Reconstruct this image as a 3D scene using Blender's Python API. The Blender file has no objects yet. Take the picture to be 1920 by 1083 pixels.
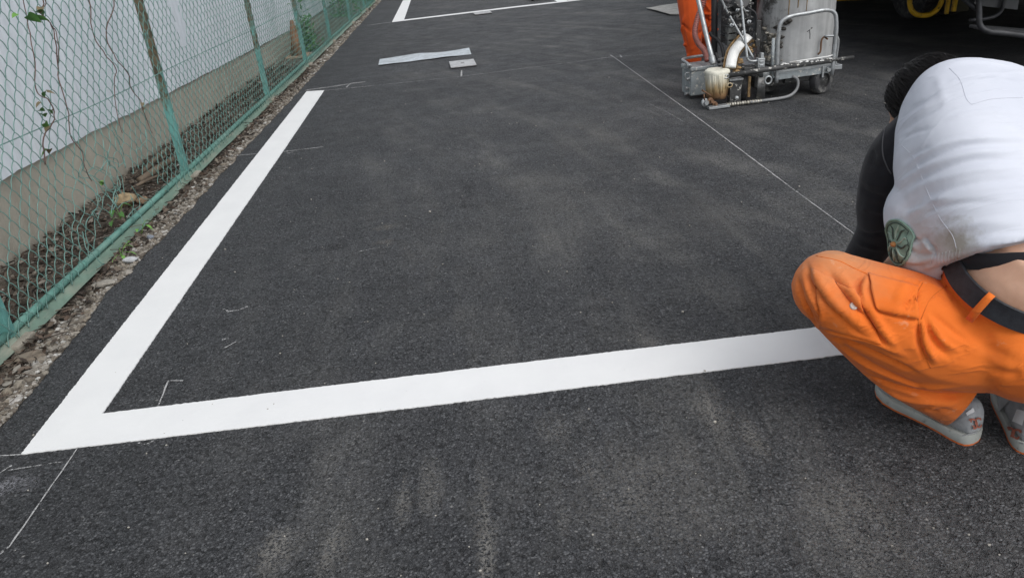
import bpy, bmesh, math, random
import numpy as np
from mathutils import Vector, Matrix, Quaternion
from mathutils.bvhtree import BVHTree
from math import radians, sin, cos, pi

scene = bpy.context.scene
COL = scene.collection
rng = np.random.default_rng(7)
random.seed(7)

# ---------------------------------------------------------------- camera
# orientation rows = world X, Y, Z axes written in (right, down, forward)
CAM_R = np.array([[0.99292219, -0.11469948, 0.0308149],
                  [-0.078146, -0.43556788, 0.8967574],
                  [-0.08943562, -0.89281838, -0.44144832]])
CAM_H = 1.2
cam_data = bpy.data.cameras.new('camera')
cam = bpy.data.objects.new('camera', cam_data)
COL.objects.link(cam)
cam_data.sensor_width = 36.0
cam_data.lens = 36.0 * 1400.0 / 1920.0
cam_data.clip_start = 0.05
cam_data.clip_end = 500.0
_r, _u, _b = CAM_R[:, 0], -CAM_R[:, 1], -CAM_R[:, 2]
cam.matrix_world = Matrix(((_r[0], _u[0], _b[0], 0.0),
                           (_r[1], _u[1], _b[1], 0.0),
                           (_r[2], _u[2], _b[2], CAM_H),
                           (0, 0, 0, 1)))
scene.camera = cam

# ---------------------------------------------------------------- light
SUN_EL, SUN_AZ = radians(52), radians(150)     # azimuth measured from +Y towards +X
world = bpy.data.worlds.new('World')
scene.world = world
world.use_nodes = True
wn = world.node_tree
wn.nodes.clear()
sky = wn.nodes.new('ShaderNodeTexSky')
sky.sky_type = 'NISHITA'
sky.sun_disc = False
sky.sun_elevation = SUN_EL
sky.sun_rotation = SUN_AZ
sky.air_density = 1.0
sky.dust_density = 1.6
sky.ozone_density = 1.0
hsv = wn.nodes.new('ShaderNodeHueSaturation')
hsv.inputs['Saturation'].default_value = 0.24      # cloud cover: a pale, nearly neutral sky
bg = wn.nodes.new('ShaderNodeBackground')
bg.inputs['Strength'].default_value = 0.15
wo = wn.nodes.new('ShaderNodeOutputWorld')
wn.links.new(sky.outputs[0], hsv.inputs['Color'])
wn.links.new(hsv.outputs[0], bg.inputs[0])
wn.links.new(bg.outputs[0], wo.inputs[0])
sun_data = bpy.data.lights.new('sun', 'SUN')
sun_data.energy = 1.15
sun_data.angle = radians(40)
sun_data.color = (1.0, 0.97, 0.93)
sun = bpy.data.objects.new('sun', sun_data)
COL.objects.link(sun)
_d = Vector((sin(SUN_AZ) * cos(SUN_EL), cos(SUN_AZ) * cos(SUN_EL), sin(SUN_EL)))
sun.rotation_euler = _d.to_track_quat('Z', 'Y').to_euler()
scene.view_settings.view_transform = 'Standard'
scene.view_settings.look = 'None'
scene.view_settings.gamma = 1.0
scene.view_settings.use_curve_mapping = False
scene.view_settings.exposure = 0.3
scene.cycles.max_bounces = 6
scene.cycles.transparent_max_bounces = 12

# ---------------------------------------------------------------- helpers
def V(*a):
    return np.array(a, float)

def srgb(r, g, b):
    f = lambda c: (c / 255) / 12.92 if c / 255 <= 0.04045 else ((c / 255 + 0.055) / 1.055) ** 2.4
    return (f(r), f(g), f(b), 1.0)

def frame_of(t):
    t = np.array(t, float); t /= np.linalg.norm(t)
    a = V(0, 0, 1) if abs(t[2]) < 0.9 else V(1, 0, 0)
    n = np.cross(a, t); n /= np.linalg.norm(n)
    return n, np.cross(t, n)

def spline(pts, n=8, closed=False):
    """Catmull-Rom through the points, n samples a span."""
    P = [np.array(p, float) for p in pts]
    out = []
    m = len(P)
    last = m if closed else m - 1
    for i in range(last):
        if closed:
            p0, p1, p2, p3 = P[i - 1], P[i], P[(i + 1) % m], P[(i + 2) % m]
        else:
            p1, p2 = P[i], P[i + 1]
            p0 = P[i - 1] if i else 2 * p1 - p2
            p3 = P[i + 2] if i + 2 < m else 2 * p2 - p1
        for k in range(n):
            t = k / n
            out.append(0.5 * (2 * p1 + (p2 - p0) * t + (2 * p0 - 5 * p1 + 4 * p2 - p3) * t * t
                              + (3 * p1 - p0 - 3 * p2 + p3) * t ** 3))
    if not closed:
        out.append(P[-1])
    return out

class G:
    """Collects shapes, then links them as one mesh object."""
    def __init__(self):
        self.v, self.f = [], []

    def add(self, vs, fs):
        o = len(self.v)
        self.v.extend([tuple(map(float, p)) for p in vs])
        self.f.extend([tuple(i + o for i in q) for q in fs])
        return self

    def box(self, c, s, rot=None):
        c = np.array(c, float); h = np.array(s, float) / 2
        p = [V(x, y, z) * h for x in (-1, 1) for y in (-1, 1) for z in (-1, 1)]
        if rot is not None:
            M = np.array(rot.to_3x3()) if hasattr(rot, 'to_3x3') else np.array(rot)
            p = [M @ q for q in p]
        return self.add([q + c for q in p],
                        [(0, 1, 3, 2), (4, 6, 7, 5), (0, 4, 5, 1), (2, 3, 7, 6), (0, 2, 6, 4), (1, 5, 7, 3)])

    def beam(self, a, b, w, h, up=(0, 0, 1)):
        """A square bar from a to b, w across and h along up."""
        a, b = np.array(a, float), np.array(b, float)
        t = b - a; L = np.linalg.norm(t); t /= L
        n = np.cross(t, np.array(up, float)); n /= np.linalg.norm(n)
        u = np.cross(n, t)
        return self.box((a + b) / 2, (L, w, h), np.array([t, n, u]).T)

    def tube(self, pts, r, n=8, caps=True, closed=False):
        P = [np.array(p, float) for p in pts]
        m = len(P)
        R_ = [r] * m if np.isscalar(r) else list(r)
        T = []
        for i in range(m):
            if closed:
                t = P[(i + 1) % m] - P[i - 1]
            else:
                t = P[min(i + 1, m - 1)] - P[max(i - 1, 0)]
            l = np.linalg.norm(t)
            T.append(t / l if l > 1e-9 else V(0, 0, 1))
        nrm, _ = frame_of(T[0])
        vs, fs = [], []
        for i in range(m):
            nrm = nrm - T[i] * (nrm @ T[i])
            nrm /= max(np.linalg.norm(nrm), 1e-9)
            bn = np.cross(T[i], nrm)
            for k in range(n):
                a = 2 * pi * k / n
                vs.append(P[i] + R_[i] * (cos(a) * nrm + sin(a) * bn))
        for i in range(m if closed else m - 1):
            j = (i + 1) % m
            for k in range(n):
                k2 = (k + 1) % n
                fs.append((i * n + k, i * n + k2, j * n + k2, j * n + k))
        if caps and not closed:
            fs.append(tuple(range(n - 1, -1, -1)))
            fs.append(tuple((m - 1) * n + k for k in range(n)))
        return self.add(vs, fs)

    def cyl(self, a, b, r, n=24, r2=None):
        return self.tube([a, b], [r, r if r2 is None else r2], n)

    def lathe(self, prof, c=(0, 0, 0), ax=(0, 0, 1), n=32, closed=False):
        """prof: (radius, height) pairs round the axis."""
        ax = np.array(ax, float); ax /= np.linalg.norm(ax)
        a, b = frame_of(ax)
        c = np.array(c, float)
        vs, fs = [], []
        m = len(prof)
        for (r, h) in prof:
            for k in range(n):
                t = 2 * pi * k / n
                vs.append(c + ax * h + r * (cos(t) * a + sin(t) * b))
        for i in range(m if closed else m - 1):
            j = (i + 1) % m
            for k in range(n):
                k2 = (k + 1) % n
                fs.append((i * n + k, i * n + k2, j * n + k2, j * n + k))
        if not closed:
            if prof[0][0] > 1e-6: fs.append(tuple(range(n - 1, -1, -1)))
            if prof[-1][0] > 1e-6: fs.append(tuple((m - 1) * n + k for k in range(n)))
        return self.add(vs, fs)

    def ell(self, c, r, rot=None, nu=20, nv=12):
        c = np.array(c, float); r = np.array(r, float)
        M = np.eye(3) if rot is None else np.array(rot)
        vs = [c + M @ (V(0, 0, -1) * r)]
        for i in range(1, nv):
            ph = -pi / 2 + pi * i / nv
            for k in range(nu):
                t = 2 * pi * k / nu
                vs.append(c + M @ (V(cos(ph) * cos(t), cos(ph) * sin(t), sin(ph)) * r))
        vs.append(c + M @ (V(0, 0, 1) * r))
        fs = [(0, 1 + (k + 1) % nu, 1 + k) for k in range(nu)]
        for i in range(nv - 2):
            for k in range(nu):
                k2 = (k + 1) % nu
                fs.append((1 + i * nu + k, 1 + i * nu + k2, 1 + (i + 1) * nu + k2, 1 + (i + 1) * nu + k))
        e = len(vs) - 1
        b = 1 + (nv - 2) * nu
        fs += [(b + k, b + (k + 1) % nu, e) for k in range(nu)]
        return self.add(vs, fs)

    def loft(self, rings, caps=True):
        """Rings: lists of points of equal length, joined in order."""
        n = len(rings[0]); vs = [p for rg in rings for p in rg]; fs = []
        for i in range(len(rings) - 1):
            for k in range(n):
                k2 = (k + 1) % n
                fs.append((i * n + k, i * n + k2, (i + 1) * n + k2, (i + 1) * n + k))
        if caps:
            fs.append(tuple(range(n - 1, -1, -1)))
            fs.append(tuple((len(rings) - 1) * n + k for k in range(n)))
        return self.add(vs, fs)

    def mesh(self, name='m'):
        me = bpy.data.meshes.new(name)
        me.from_pydata(self.v, [], self.f)
        me.update()
        return me

    def build(self, name, mat, parent=None, smooth=False, bevel=0.0, angle=None):
        me = self.mesh(name)
        if smooth:
            me.shade_smooth()
        if angle is not None:
            me.shade_smooth()
            me.set_sharp_from_angle(angle=radians(angle))
        return link(name, me, mat, parent, bevel)

def link(name, me, mat, parent=None, bevel=0.0):
    o = bpy.data.objects.new(name, me)
    COL.objects.link(o)
    if mat is not None:
        me.materials.append(mat)
    if parent is not None:
        o.parent = parent
        o.matrix_parent_inverse = Matrix.Translation(-parent.location) if parent.type == 'EMPTY' else Matrix.Identity(4)
    if bevel:
        b = o.modifiers.new('bevel', 'BEVEL')
        b.width = bevel; b.segments = 2; b.limit_method = 'ANGLE'; b.angle_limit = radians(40)
    return o

def tag(o, label=None, cat=None, group=None, kind=None):
    if label: o['label'] = label
    if cat: o['category'] = cat
    if group: o['group'] = group
    if kind: o['kind'] = kind
    return o

def thing(name, label, cat, loc=(0, 0, 0), group=None):
    o = bpy.data.objects.new(name, None)
    o.empty_display_size = 0.1
    COL.objects.link(o)
    o.location = loc
    return tag(o, label, cat, group)

def fnoise(seed, n=24):
    """Smooth 1-D noise in -1..1 as a function."""
    r = np.random.default_rng(seed)
    a = r.uniform(-1, 1, 256)
    def f(x):
        i = int(math.floor(x)); t = x - i
        t = t * t * (3 - 2 * t)
        return a[i % 256] * (1 - t) + a[(i + 1) % 256] * t
    return f

# ---------------------------------------------------------------- materials
def new_mat(name):
    m = bpy.data.materials.new(name)
    m.use_nodes = True
    nt = m.node_tree
    b = nt.nodes['Principled BSDF']
    return m, nt, b

class N:
    """Short node writing."""
    def __init__(self, nt):
        self.nt = nt
        tc = nt.nodes.new('ShaderNodeTexCoord')
        self.obj = tc.outputs['Object']
        self.gen = tc.outputs['Generated']
    def link(self, a, b): self.nt.links.new(a, b)
    def mapping(self, vec, scale=(1, 1, 1), loc=(0, 0, 0), rot=(0, 0, 0)):
        n = self.nt.nodes.new('ShaderNodeMapping')
        self.link(vec, n.inputs[0])
        n.inputs['Scale'].default_value = scale
        n.inputs['Location'].default_value = loc
        n.inputs['Rotation'].default_value = rot
        return n.outputs[0]
    def noise(self, scale, detail=3, rough=0.55, vec=None, dist=0.0, out='Fac'):
        n = self.nt.nodes.new('ShaderNodeTexNoise')
        self.link(vec if vec is not None else self.obj, n.inputs['Vector'])
        n.inputs['Scale'].default_value = scale
        n.inputs['Detail'].default_value = detail
        n.inputs['Roughness'].default_value = rough
        n.inputs['Distortion'].default_value = dist
        return n.outputs[out]
    def voro(self, scale, feature='F1', vec=None, out='Distance', rand=1.0):
        n = self.nt.nodes.new('ShaderNodeTexVoronoi')
        n.feature = feature
        self.link(vec if vec is not None else self.obj, n.inputs['Vector'])
        n.inputs['Scale'].default_value = scale
        n.inputs['Randomness'].default_value = rand
        return n.outputs if out is None else n.outputs[out]
    def wave(self, scale, vec=None, dist=0.0, dirn='X', prof='SIN', dscale=1.0):
        n = self.nt.nodes.new('ShaderNodeTexWave')
        n.bands_direction = dirn; n.wave_profile = prof
        self.link(vec if vec is not None else self.obj, n.inputs['Vector'])
        n.inputs['Scale'].default_value = scale
        n.inputs['Distortion'].default_value = dist
        n.inputs['Detail Scale'].default_value = dscale
        return n.outputs['Fac']
    def ramp(self, fac, stops, interp='LINEAR'):
        n = self.nt.nodes.new('ShaderNodeValToRGB')
        n.color_ramp.interpolation = interp
        e = n.color_ramp.elements
        while len(e) < len(stops): e.new(0.5)
        for el, (p, c) in zip(e, stops):
            el.position = p
            el.color = c if not np.isscalar(c) else (c, c, c, 1)
        self.link(fac, n.inputs[0])
        return n.outputs[0]
    def mix(self, fac, a, b, blend='MIX'):
        n = self.nt.nodes.new('ShaderNodeMix')
        n.data_type = 'RGBA'; n.blend_type = blend
        for s, x in ((n.inputs[0], fac), (n.inputs[6], a), (n.inputs[7], b)):
            if hasattr(x, 'is_linked'): self.link(x, s)
            elif np.isscalar(x): s.default_value = x if s.type == 'VALUE' else (x, x, x, 1)
            else: s.default_value = x
        return n.outputs[2]
    def math(self, op, a, b=0.0, c=None):
        n = self.nt.nodes.new('ShaderNodeMath')
        n.operation = op
        for s, x in zip(n.inputs, (a, b, c)):
            if x is None: continue
            if hasattr(x, 'is_linked'): self.link(x, s)
            else: s.default_value = x
        return n.outputs[0]
    def sep(self, vec=None):
        n = self.nt.nodes.new('ShaderNodeSeparateXYZ')
        self.link(vec if vec is not None else self.obj, n.inputs[0])
        return n.outputs
    def bump(self, h, strength=0.5, dist=0.01, normal=None):
        n = self.nt.nodes.new('ShaderNodeBump')
        n.inputs['Strength'].default_value = strength
        n.inputs['Distance'].default_value = dist
        self.link(h, n.inputs['Height'])
        if normal is not None: self.link(normal, n.inputs['Normal'])
        return n.outputs[0]
    def alpha(self, b, fac):
        """Wear: let what lies below show through where fac is 0."""
        self.link(fac, b.inputs['Alpha'])

def plain(name, col, rough=0.6, metal=0.0, var=0.15, vscale=18.0, bump=0.0, bscale=120.0, dirt=None, dscale=7.0, dlo=0.5, dhi=0.72, spec=0.5):
    """A painted or moulded surface with uneven tone, optional grime and fine relief."""
    m, nt, b = new_mat(name)
    n = N(nt)
    f = n.noise(vscale, 4)
    lo = tuple(c * (1 - var) for c in col[:3]) + (1,)
    hi = tuple(min(c * (1 + var), 1) for c in col[:3]) + (1,)
    c = n.ramp(f, [(0.3, lo), (0.7, hi)])
    if dirt is not None:
        d = n.ramp(n.noise(dscale, 5, 0.65), [(dlo, 0), (dhi, 1)])
        c = n.mix(d, c, dirt)
    n.link(c, b.inputs['Base Color'])
    b.inputs['Roughness'].default_value = rough
    b.inputs['Metallic'].default_value = metal
    b.inputs['Specular IOR Level'].default_value = spec
    if bump:
        n.link(n.bump(n.noise(bscale, 3), bump, 0.004), b.inputs['Normal'])
    return m

def pebble(g, c, s, r, nu=6, nv=4):
    """An angular lump: a coarse sphere with its points pushed about."""
    o = len(g.v)
    M = np.array(Quaternion(Vector(r.normal(size=3)).normalized(), r.uniform(0, 6.28)).to_matrix())
    g.ell(c, V(s * r.uniform(0.8, 1.35), s * r.uniform(0.65, 1.1), s * r.uniform(0.4, 0.75)), np.array(Matrix.Rotation(r.uniform(0, 6.28), 3, 'Z')), nu, nv)
    c = np.array(c, float)
    for i in range(o, len(g.v)):
        p = np.array(g.v[i]); g.v[i] = tuple(c + (p - c) * r.uniform(0.72, 1.25))
# ================================================================ the ground
def mat_asphalt():
    m, nt, b = new_mat('asphalt')
    n = N(nt)
    warp = n.noise(70, 0, vec=n.obj, out='Color')
    vec = n.mix(0.006, n.obj, warp, 'ADD')
    v1 = n.voro(128, vec=vec, out=None)              # coarse chippings
    v2 = n.voro(300, vec=vec, out=None)             # fine chippings between
    d1, c1, d2, c2 = v1['Distance'], v1['Color'], v2['Distance'], v2['Color']
    r1 = n.sep(c1)[0]; r2 = n.sep(c2)[1]
    big = n.math('GREATER_THAN', n.sep(c1)[2], 0.5)   # where a coarse stone lies at the surface
    h1 = n.math('SUBTRACT', 1.0, n.math('MULTIPLY', d1, 1.5))
    h2 = n.math('SUBTRACT', 0.72, n.math('MULTIPLY', d2, 1.3))
    h = n.math('MAXIMUM', n.math('MULTIPLY', h1, n.math('ADD', 0.30, n.math('MULTIPLY', big, 0.70))), h2)
    pits = n.noise(62, 2, 0.7)
    h = n.math('SUBTRACT', h, n.ramp(pits, [(0.33, 1.3), (0.43, 0.0)]))
    tone = n.mix(big, r2, r1)
    stone = n.ramp(tone, [(0.0, (0.064, 0.066, 0.071, 1)), (0.5, (0.088, 0.091, 0.097, 1)), (0.93, (0.113, 0.116, 0.122, 1)),
                          (0.99, (0.13, 0.132, 0.136, 1)), (1.0, (0.22, 0.217, 0.21, 1))])
    bitumen = n.ramp(n.noise(9, 1), [(0.3, (0.016, 0.017, 0.019, 1)), (0.7, (0.030, 0.031, 0.034, 1))])
    top = n.ramp(h, [(0.06, 0.0), (0.36, 1.0)])
    col = n.mix(top, bitumen, stone)
    mott = n.ramp(n.noise(17, 3, 0.7), [(0.30, 0.78), (0.70, 1.18)])
    col = n.mix(1.0, col, mott, 'MULTIPLY')
    # broad patches of tone left by the roller
    pa = n.ramp(n.noise(0.9, 2, 0.6), [(0.3, 0.85), (0.72, 1.16)])
    col = n.mix(1.0, col, pa, 'MULTIPLY')
    # pale tyre dust: long curved smears running away from the camera, and blotches
    xyz = n.sep()
    cu = n.math('MULTIPLY', n.math('POWER', n.math('SUBTRACT', xyz[1], 2.2), 2.0), 0.05)
    xs = n.math('ADD', xyz[0], cu)
    cmb = nt.nodes.new('ShaderNodeCombineXYZ')
    n.link(n.math('MULTIPLY', xs, 4.6), cmb.inputs[0])
    n.link(n.math('MULTIPLY', xyz[1], 0.85), cmb.inputs[1])
    st = n.ramp(n.noise(1.0, 4, 0.62, vec=cmb.outputs[0], dist=0.5), [(0.46, 0), (0.68, 1)])
    bl = n.ramp(n.noise(2.1, 4, 0.6, vec=n.mapping(n.obj, loc=(3.1, 1.7, 0))), [(0.44, 0.0), (0.68, 1.0)])
    # dust lies thicker on the driven right-hand part of the lot than beside the fence
    sx = n.ramp(n.math('ADD', n.math('MULTIPLY', xyz[0], 0.28), 0.5), [(0.18, 0.1), (0.42, 0.75), (0.8, 1.0)])
    dm = n.math('MULTIPLY', n.math('MULTIPLY', st, n.math('ADD', 0.25, n.math('MULTIPLY', bl, 0.75))), sx)
    dm = n.math('ADD', dm, n.math('MULTIPLY', n.math('MULTIPLY', bl, sx), 0.22))
    grain = n.ramp(n.noise(120, 1), [(0.36, 0.25), (0.60, 1.0)])
    dust = n.math('MULTIPLY', n.math('MULTIPLY', dm, grain), 0.62)
    col = n.mix(dust, col, (0.24, 0.233, 0.216, 1))
    # scattered pale specks
    v3 = n.voro(38, out=None)
    sp = n.ramp(v3['Distance'], [(0.0, 1), (0.055, 1), (0.075, 0)])
    spk = n.math('MULTIPLY', sp, n.math('GREATER_THAN', n.sep(v3['Color'])[0], 0.95))
    col = n.mix(n.math('MULTIPLY', spk, 0.75), col, (0.36, 0.34, 0.31, 1))
    n.link(col, b.inputs['Base Color'])
    n.link(n.ramp(n.noise(6, 3), [(0.3, 0.56), (0.7, 0.74)]), b.inputs['Roughness'])
    b.inputs['Specular IOR Level'].default_value = 0.42
    nb = n.bump(h, 1.0, 0.005)
    n.link(nb, b.inputs['Normal'])
    return m

def mat_soil():
    m, nt, b = new_mat('soil')
    n = N(nt)
    c = n.ramp(n.noise(14, 6, 0.7), [(0.25, (0.06, 0.049, 0.038, 1)), (0.5, (0.135, 0.115, 0.09, 1)), (0.75, (0.23, 0.20, 0.165, 1))])
    g = n.ramp(n.voro(150, out='Color'), [(0.1, 0.6), (0.9, 1.3)])
    c = n.mix(1.0, c, g, 'MULTIPLY')
    n.link(c, b.inputs['Base Color'])
    b.inputs['Roughness'].default_value = 0.95
    n.link(n.bump(n.noise(70, 6, 0.7), 1.0, 0.02), b.inputs['Normal'])
    return m

def mat_paint():
    m, nt, b = new_mat('line_paint')
    n = N(nt)
    c = n.ramp(n.noise(5, 5, 0.6), [(0.3, (0.78, 0.785, 0.785, 1)), (0.7, (0.83, 0.835, 0.83, 1))])
    s = n.ramp(n.noise(34, 5, 0.75), [(0.66, 0), (0.78, 1)])
    c = n.mix(n.math('MULTIPLY', s, 0.30), c, (0.42, 0.41, 0.40, 1))
    n.link(c, b.inputs['Base Color'])
    b.inputs['Roughness'].default_value = 0.55
    h = n.math('ADD', n.math('MULTIPLY', n.noise(120, 3), 0.5), n.noise(14, 3))
    n.link(n.bump(h, 0.35, 0.004), b.inputs['Normal'])
    return m

def mat_chalk(cover=0.5):
    m, nt, b = new_mat('chalk')
    n = N(nt)
    b.inputs['Base Color'].default_value = (0.42, 0.42, 0.42, 1)
    b.inputs['Roughness'].default_value = 0.95
    f = n.ramp(n.noise(150, 3, 0.7), [(cover - 0.08, 1), (cover + 0.06, 0)])
    n.alpha(b, f)
    return m

M_asphalt, M_soil, M_paint = mat_asphalt(), mat_soil(), mat_paint()
M_chalk, M_chalk_faint = mat_chalk(0.58), mat_chalk(0.48)

def fence_x(y):           # the fence runs very slightly towards the lot as it recedes
    return -1.712 + 0.0088 * (y - 2.3)
def wall_x(y):
    return -2.11 + 0.012 * (y - 3.0)
edge_n1, edge_n2 = fnoise(3), fnoise(4)
EDGE_Y = [-5, 1.5, 1.93, 2.28, 2.85, 3.2, 3.9, 5, 7, 9, 12, 16]
EDGE_X = [-1.46, -1.47, -1.486, -1.495, -1.535, -1.522, -1.508, -1.512, -1.486, -1.475, -1.47, -1.46]
def edge_x(y):            # ragged edge of the asphalt beside the gravel
    base = np.interp(y, EDGE_Y,
                     EDGE_X)
    return base + 0.010 * edge_n1(y * 7) + 0.005 * edge_n2(y * 31)

# soil under everything, out to the horizon
g = G()
g.add([(-150, -150, -0.035), (150, -150, -0.035), (150, 200, -0.035), (-150, 200, -0.035)], [(0, 1, 2, 3)])
ground = tag(g.build('ground', M_soil), kind='structure')

# asphalt with a real, crumbled edge
g = G()
ys = list(np.arange(-6, 1.0, 0.5)) + list(np.arange(1.0, 9.0, 0.02)) + list(np.arange(9.0, 24.0, 0.1)) + [24, 60]
vs, fs = [], []
for y in ys:
    e = edge_x(y)
    vs += [(e - 0.012, y, -0.05), (e, y, -0.006), (e + 0.014, y, 0.0), (60, y, 0.0)]
for i in range(len(ys) - 1):
    for k in range(3):
        a = i * 4 + k
        fs.append((a, a + 1, a + 5, a + 4))
g.add(vs, fs)
asphalt = tag(g.build('asphalt_lot', M_asphalt), kind='structure')

# ---------------------------------------------------------------- painted lines
def ragged_strip(poly, z=0.003, step=0.007, amp=0.0009, seed=1, name='painted_line', mat=None):
    """A closed outline resampled and roughened, as a thin slab."""
    r = np.random.default_rng(seed)
    pts = []
    m = len(poly)
    for i in range(m):
        a, c = np.array(poly[i], float), np.array(poly[(i + 1) % m], float)
        L = np.linalg.norm(c - a); k = max(2, int(L / step))
        nn = np.array([-(c - a)[1], (c - a)[0]]) / L
        f1 = fnoise(seed * 17 + i)
        for j in range(k):
            t = j / k
            off = 0 if j == 0 else amp * (0.8 * r.normal() + 0.7 * f1(t * L * 25))
            pts.append(a + (c - a) * t + nn * off)
    bm = bmesh.new()
    top = [bm.verts.new((p[0], p[1], z)) for p in pts]
    bot = [bm.verts.new((p[0], p[1], -0.004)) for p in pts]
    bm.faces.new(top)
    k = len(top)
    for i in range(k):
        j = (i + 1) % k
        bm.faces.new((top[i], bot[i], bot[j], top[j]))
    bmesh.ops.recalc_face_normals(bm, faces=bm.faces)
    bmesh.ops.triangulate(bm, faces=[f for f in bm.faces if len(f.verts) > 4])
    me = bpy.data.meshes.new(name)
    bm.to_mesh(me); bm.free()
    return link(name, me, mat or M_paint, asphalt)

tag(ragged_strip([(-1.337, 1.760), (-0.66, 1.759), (0.1, 1.758), (1.05, 1.765), (1.05, 1.927), (0.108, 1.925), (-0.696, 1.923), (-1.180, 1.919),
              (-1.194, 3.14), (-1.212, 4.757), (-1.242, 6.803), (-1.404, 6.842), (-1.364, 3.75), (-1.346, 2.359)], seed=5),
    'fresh white L-shaped stall marking nearest the camera')
tag(ragged_strip([(-0.971, 11.772), (0.0, 11.9), (0.9, 12.03), (2.4, 12.16), (2.4, 12.30), (1.72, 12.25), (1.64, 15.4), (1.48, 15.4), (1.56, 12.235), (0.9, 12.185), (0.0, 12.05), (-0.80, 11.93),
              (-0.845, 15.4), (-1.0, 15.4)], seed=8, step=0.05),
    'white marking of the next stall, at the far end of the lot')

def chalk(pts, w=0.005, mat=None, z=0.0022, jit=0.0004, seed=0):
    """A chalk or string line as a thin worn strip lying on the asphalt."""
    r = np.random.default_rng(seed + int(abs(pts[0][0]) * 1000))
    P = []
    for a, c in zip(pts[:-1], pts[1:]):
        a, c = np.array(a, float), np.array(c, float)
        k = max(2, int(np.linalg.norm(c - a) / 0.03))
        P += [a + (c - a) * j / k for j in range(k)]
    P.append(np.array(pts[-1], float))
    vs, fs = [], []
    for i, p in enumerate(P):
        t = P[min(i + 1, len(P) - 1)] - P[max(i - 1, 0)]
        nn = np.array([-t[1], t[0]]) / max(np.linalg.norm(t), 1e-6)
        ww = w / 2 * r.uniform(0.6, 1.3)
        o = r.normal() * jit
        vs += [(*(p + nn * (ww + o)), z), (*(p - nn * (ww - o)), z)]
    for i in range(len(P) - 1):
        fs.append((2 * i, 2 * i + 1, 2 * i + 3, 2 * i + 2))
    g = G(); g.add(vs, fs)
    return g.build('chalk_line', mat or M_chalk, asphalt)

chalk([(-1.26, 6.79), (-0.6, 6.775), (-0.026, 6.767), (0.6, 6.85), (1.30, 6.93)], 0.011, mat_chalk(0.52))
chalk([(1.33, 6.93), (2.035, 6.87), (3.2, 6.80)], 0.009, M_chalk_faint)
chalk([(1.25, 6.935), (1.368, 6.944), (1.36, 7.05)], 0.013)
chalk([(1.44, 7.0), (1.43, 6.88)], 0.013)
chalk([(1.368, 6.944), (1.392, 5.4), (1.406, 4.61), (1.414, 3.18)], 0.0062, mat_chalk(0.60))
chalk([(1.416, 2.98), (1.422, 2.575), (1.43, 2.2)], 0.0045, mat_chalk(0.60))
chalk([(1.414, 3.18), (1.416, 2.98)], 0.006, M_chalk_faint)
chalk([(-1.525, 4.826), (-1.37, 4.812)], 0.009)
chalk([(-1.208, 4.795), (-0.955, 4.805)], 0.008)
chalk([(-1.175, 4.74), (-1.13, 4.755)], 0.007)
chalk([(-1.178, 1.39), (-1.181, 1.753)], 0.0042, mat_chalk(0.60))
chalk([(-1.21, 1.33), (-1.178, 1.39)], 0.008, M_chalk_faint)
chalk([(-1.017, 1.925), (-1.035, 2.067), (-0.985, 2.056)], 0.005)
chalk([(-1.42, 1.768), (-1.335, 1.758)], 0.005)
chalk([(-1.36, 1.68), (-1.338, 1.712)], 0.006)
chalk([(-1.34, 1.692), (-1.20, 1.702)], 0.006, M_chalk_faint)
chalk([(-1.02, 1.752), (-0.985, 1.735), (-0.965, 1.755)], 0.006, M_chalk_faint)
chalk([(-1.43, 6.90), (-1.15, 6.96), (-0.9, 7.02)], 0.05, M_chalk_faint)
chalk([(-1.05, 6.83), (-1.035, 7.02), (-0.9, 7.03)], 0.010)
chalk([(-0.026, 6.767), (-0.018, 7.08)], 0.014)
chalk([(-0.35, 7.05), (-0.10, 7.06)], 0.010, M_chalk_faint)
chalk([(-1.33, 11.7), (-0.98, 11.76)], 0.06, M_chalk_faint)
chalk([(0.50, 5.3), (0.515, 5.6), (0.56, 5.95)], 0.005, mat_chalk(0.40))
chalk([(1.30, 4.45), (1.27, 4.75), (1.225, 5.0)], 0.0045, M_chalk_faint)
chalk([(-0.53, 2.96), (-0.44, 2.98)], 0.006, M_chalk_faint)
chalk([(-0.99, 2.545), (-0.965, 2.52), (-0.93, 2.52), (-0.90, 2.545)], 0.010, mat_chalk(0.50))
chalk([(-0.905, 2.24), (-0.875, 2.275)], 0.006)
chalk([(-0.93, 2.30), (-0.91, 2.31)], 0.012, M_chalk_faint)
# chalk dust rubbed into the surface outside the corner, and a dry sandy patch further in
def smear(poly, cover, seed, colour=(0.34, 0.34, 0.37, 1)):
    m, nt, b = new_mat('rubbed_dust')
    n = N(nt)
    b.inputs['Base Color'].default_value = colour
    b.inputs['Roughness'].default_value = 0.95
    cx_, cy_ = np.mean(poly, axis=0)
    rx, ry = (np.max(poly, axis=0) - np.min(poly, axis=0)) / 2
    v = n.mapping(n.obj, (1 / rx, 1 / ry, 1), (-cx_ / rx, -cy_ / ry, 0))
    L = nt.nodes.new('ShaderNodeVectorMath'); L.operation = 'LENGTH'
    n.link(v, L.inputs[0])
    br = n.noise(7, 5, 0.65, vec=n.mapping(n.obj, (2.2, 0.7, 1), loc=(seed * 1.7, seed * 0.9, 0)))
    rad = n.ramp(n.math('ADD', L.outputs['Value'], n.math('MULTIPLY', n.math('SUBTRACT', br, 0.5), 2.2)), [(0.0, 1), (0.8, 0)])
    edge = n.ramp(L.outputs['Value'], [(0.7, 1), (0.98, 0)])
    f = n.math('MULTIPLY', n.math('MULTIPLY', rad, edge), n.ramp(n.noise(140, 2, 0.7), [(0.43, 0), (0.56, 1)]))
    n.alpha(b, n.math('MULTIPLY', f, cover))
    g = G(); g.add([(p[0], p[1], 0.0015) for p in poly], [tuple(range(len(poly)))])
    return g.build('dust_patch', m, asphalt)
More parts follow.
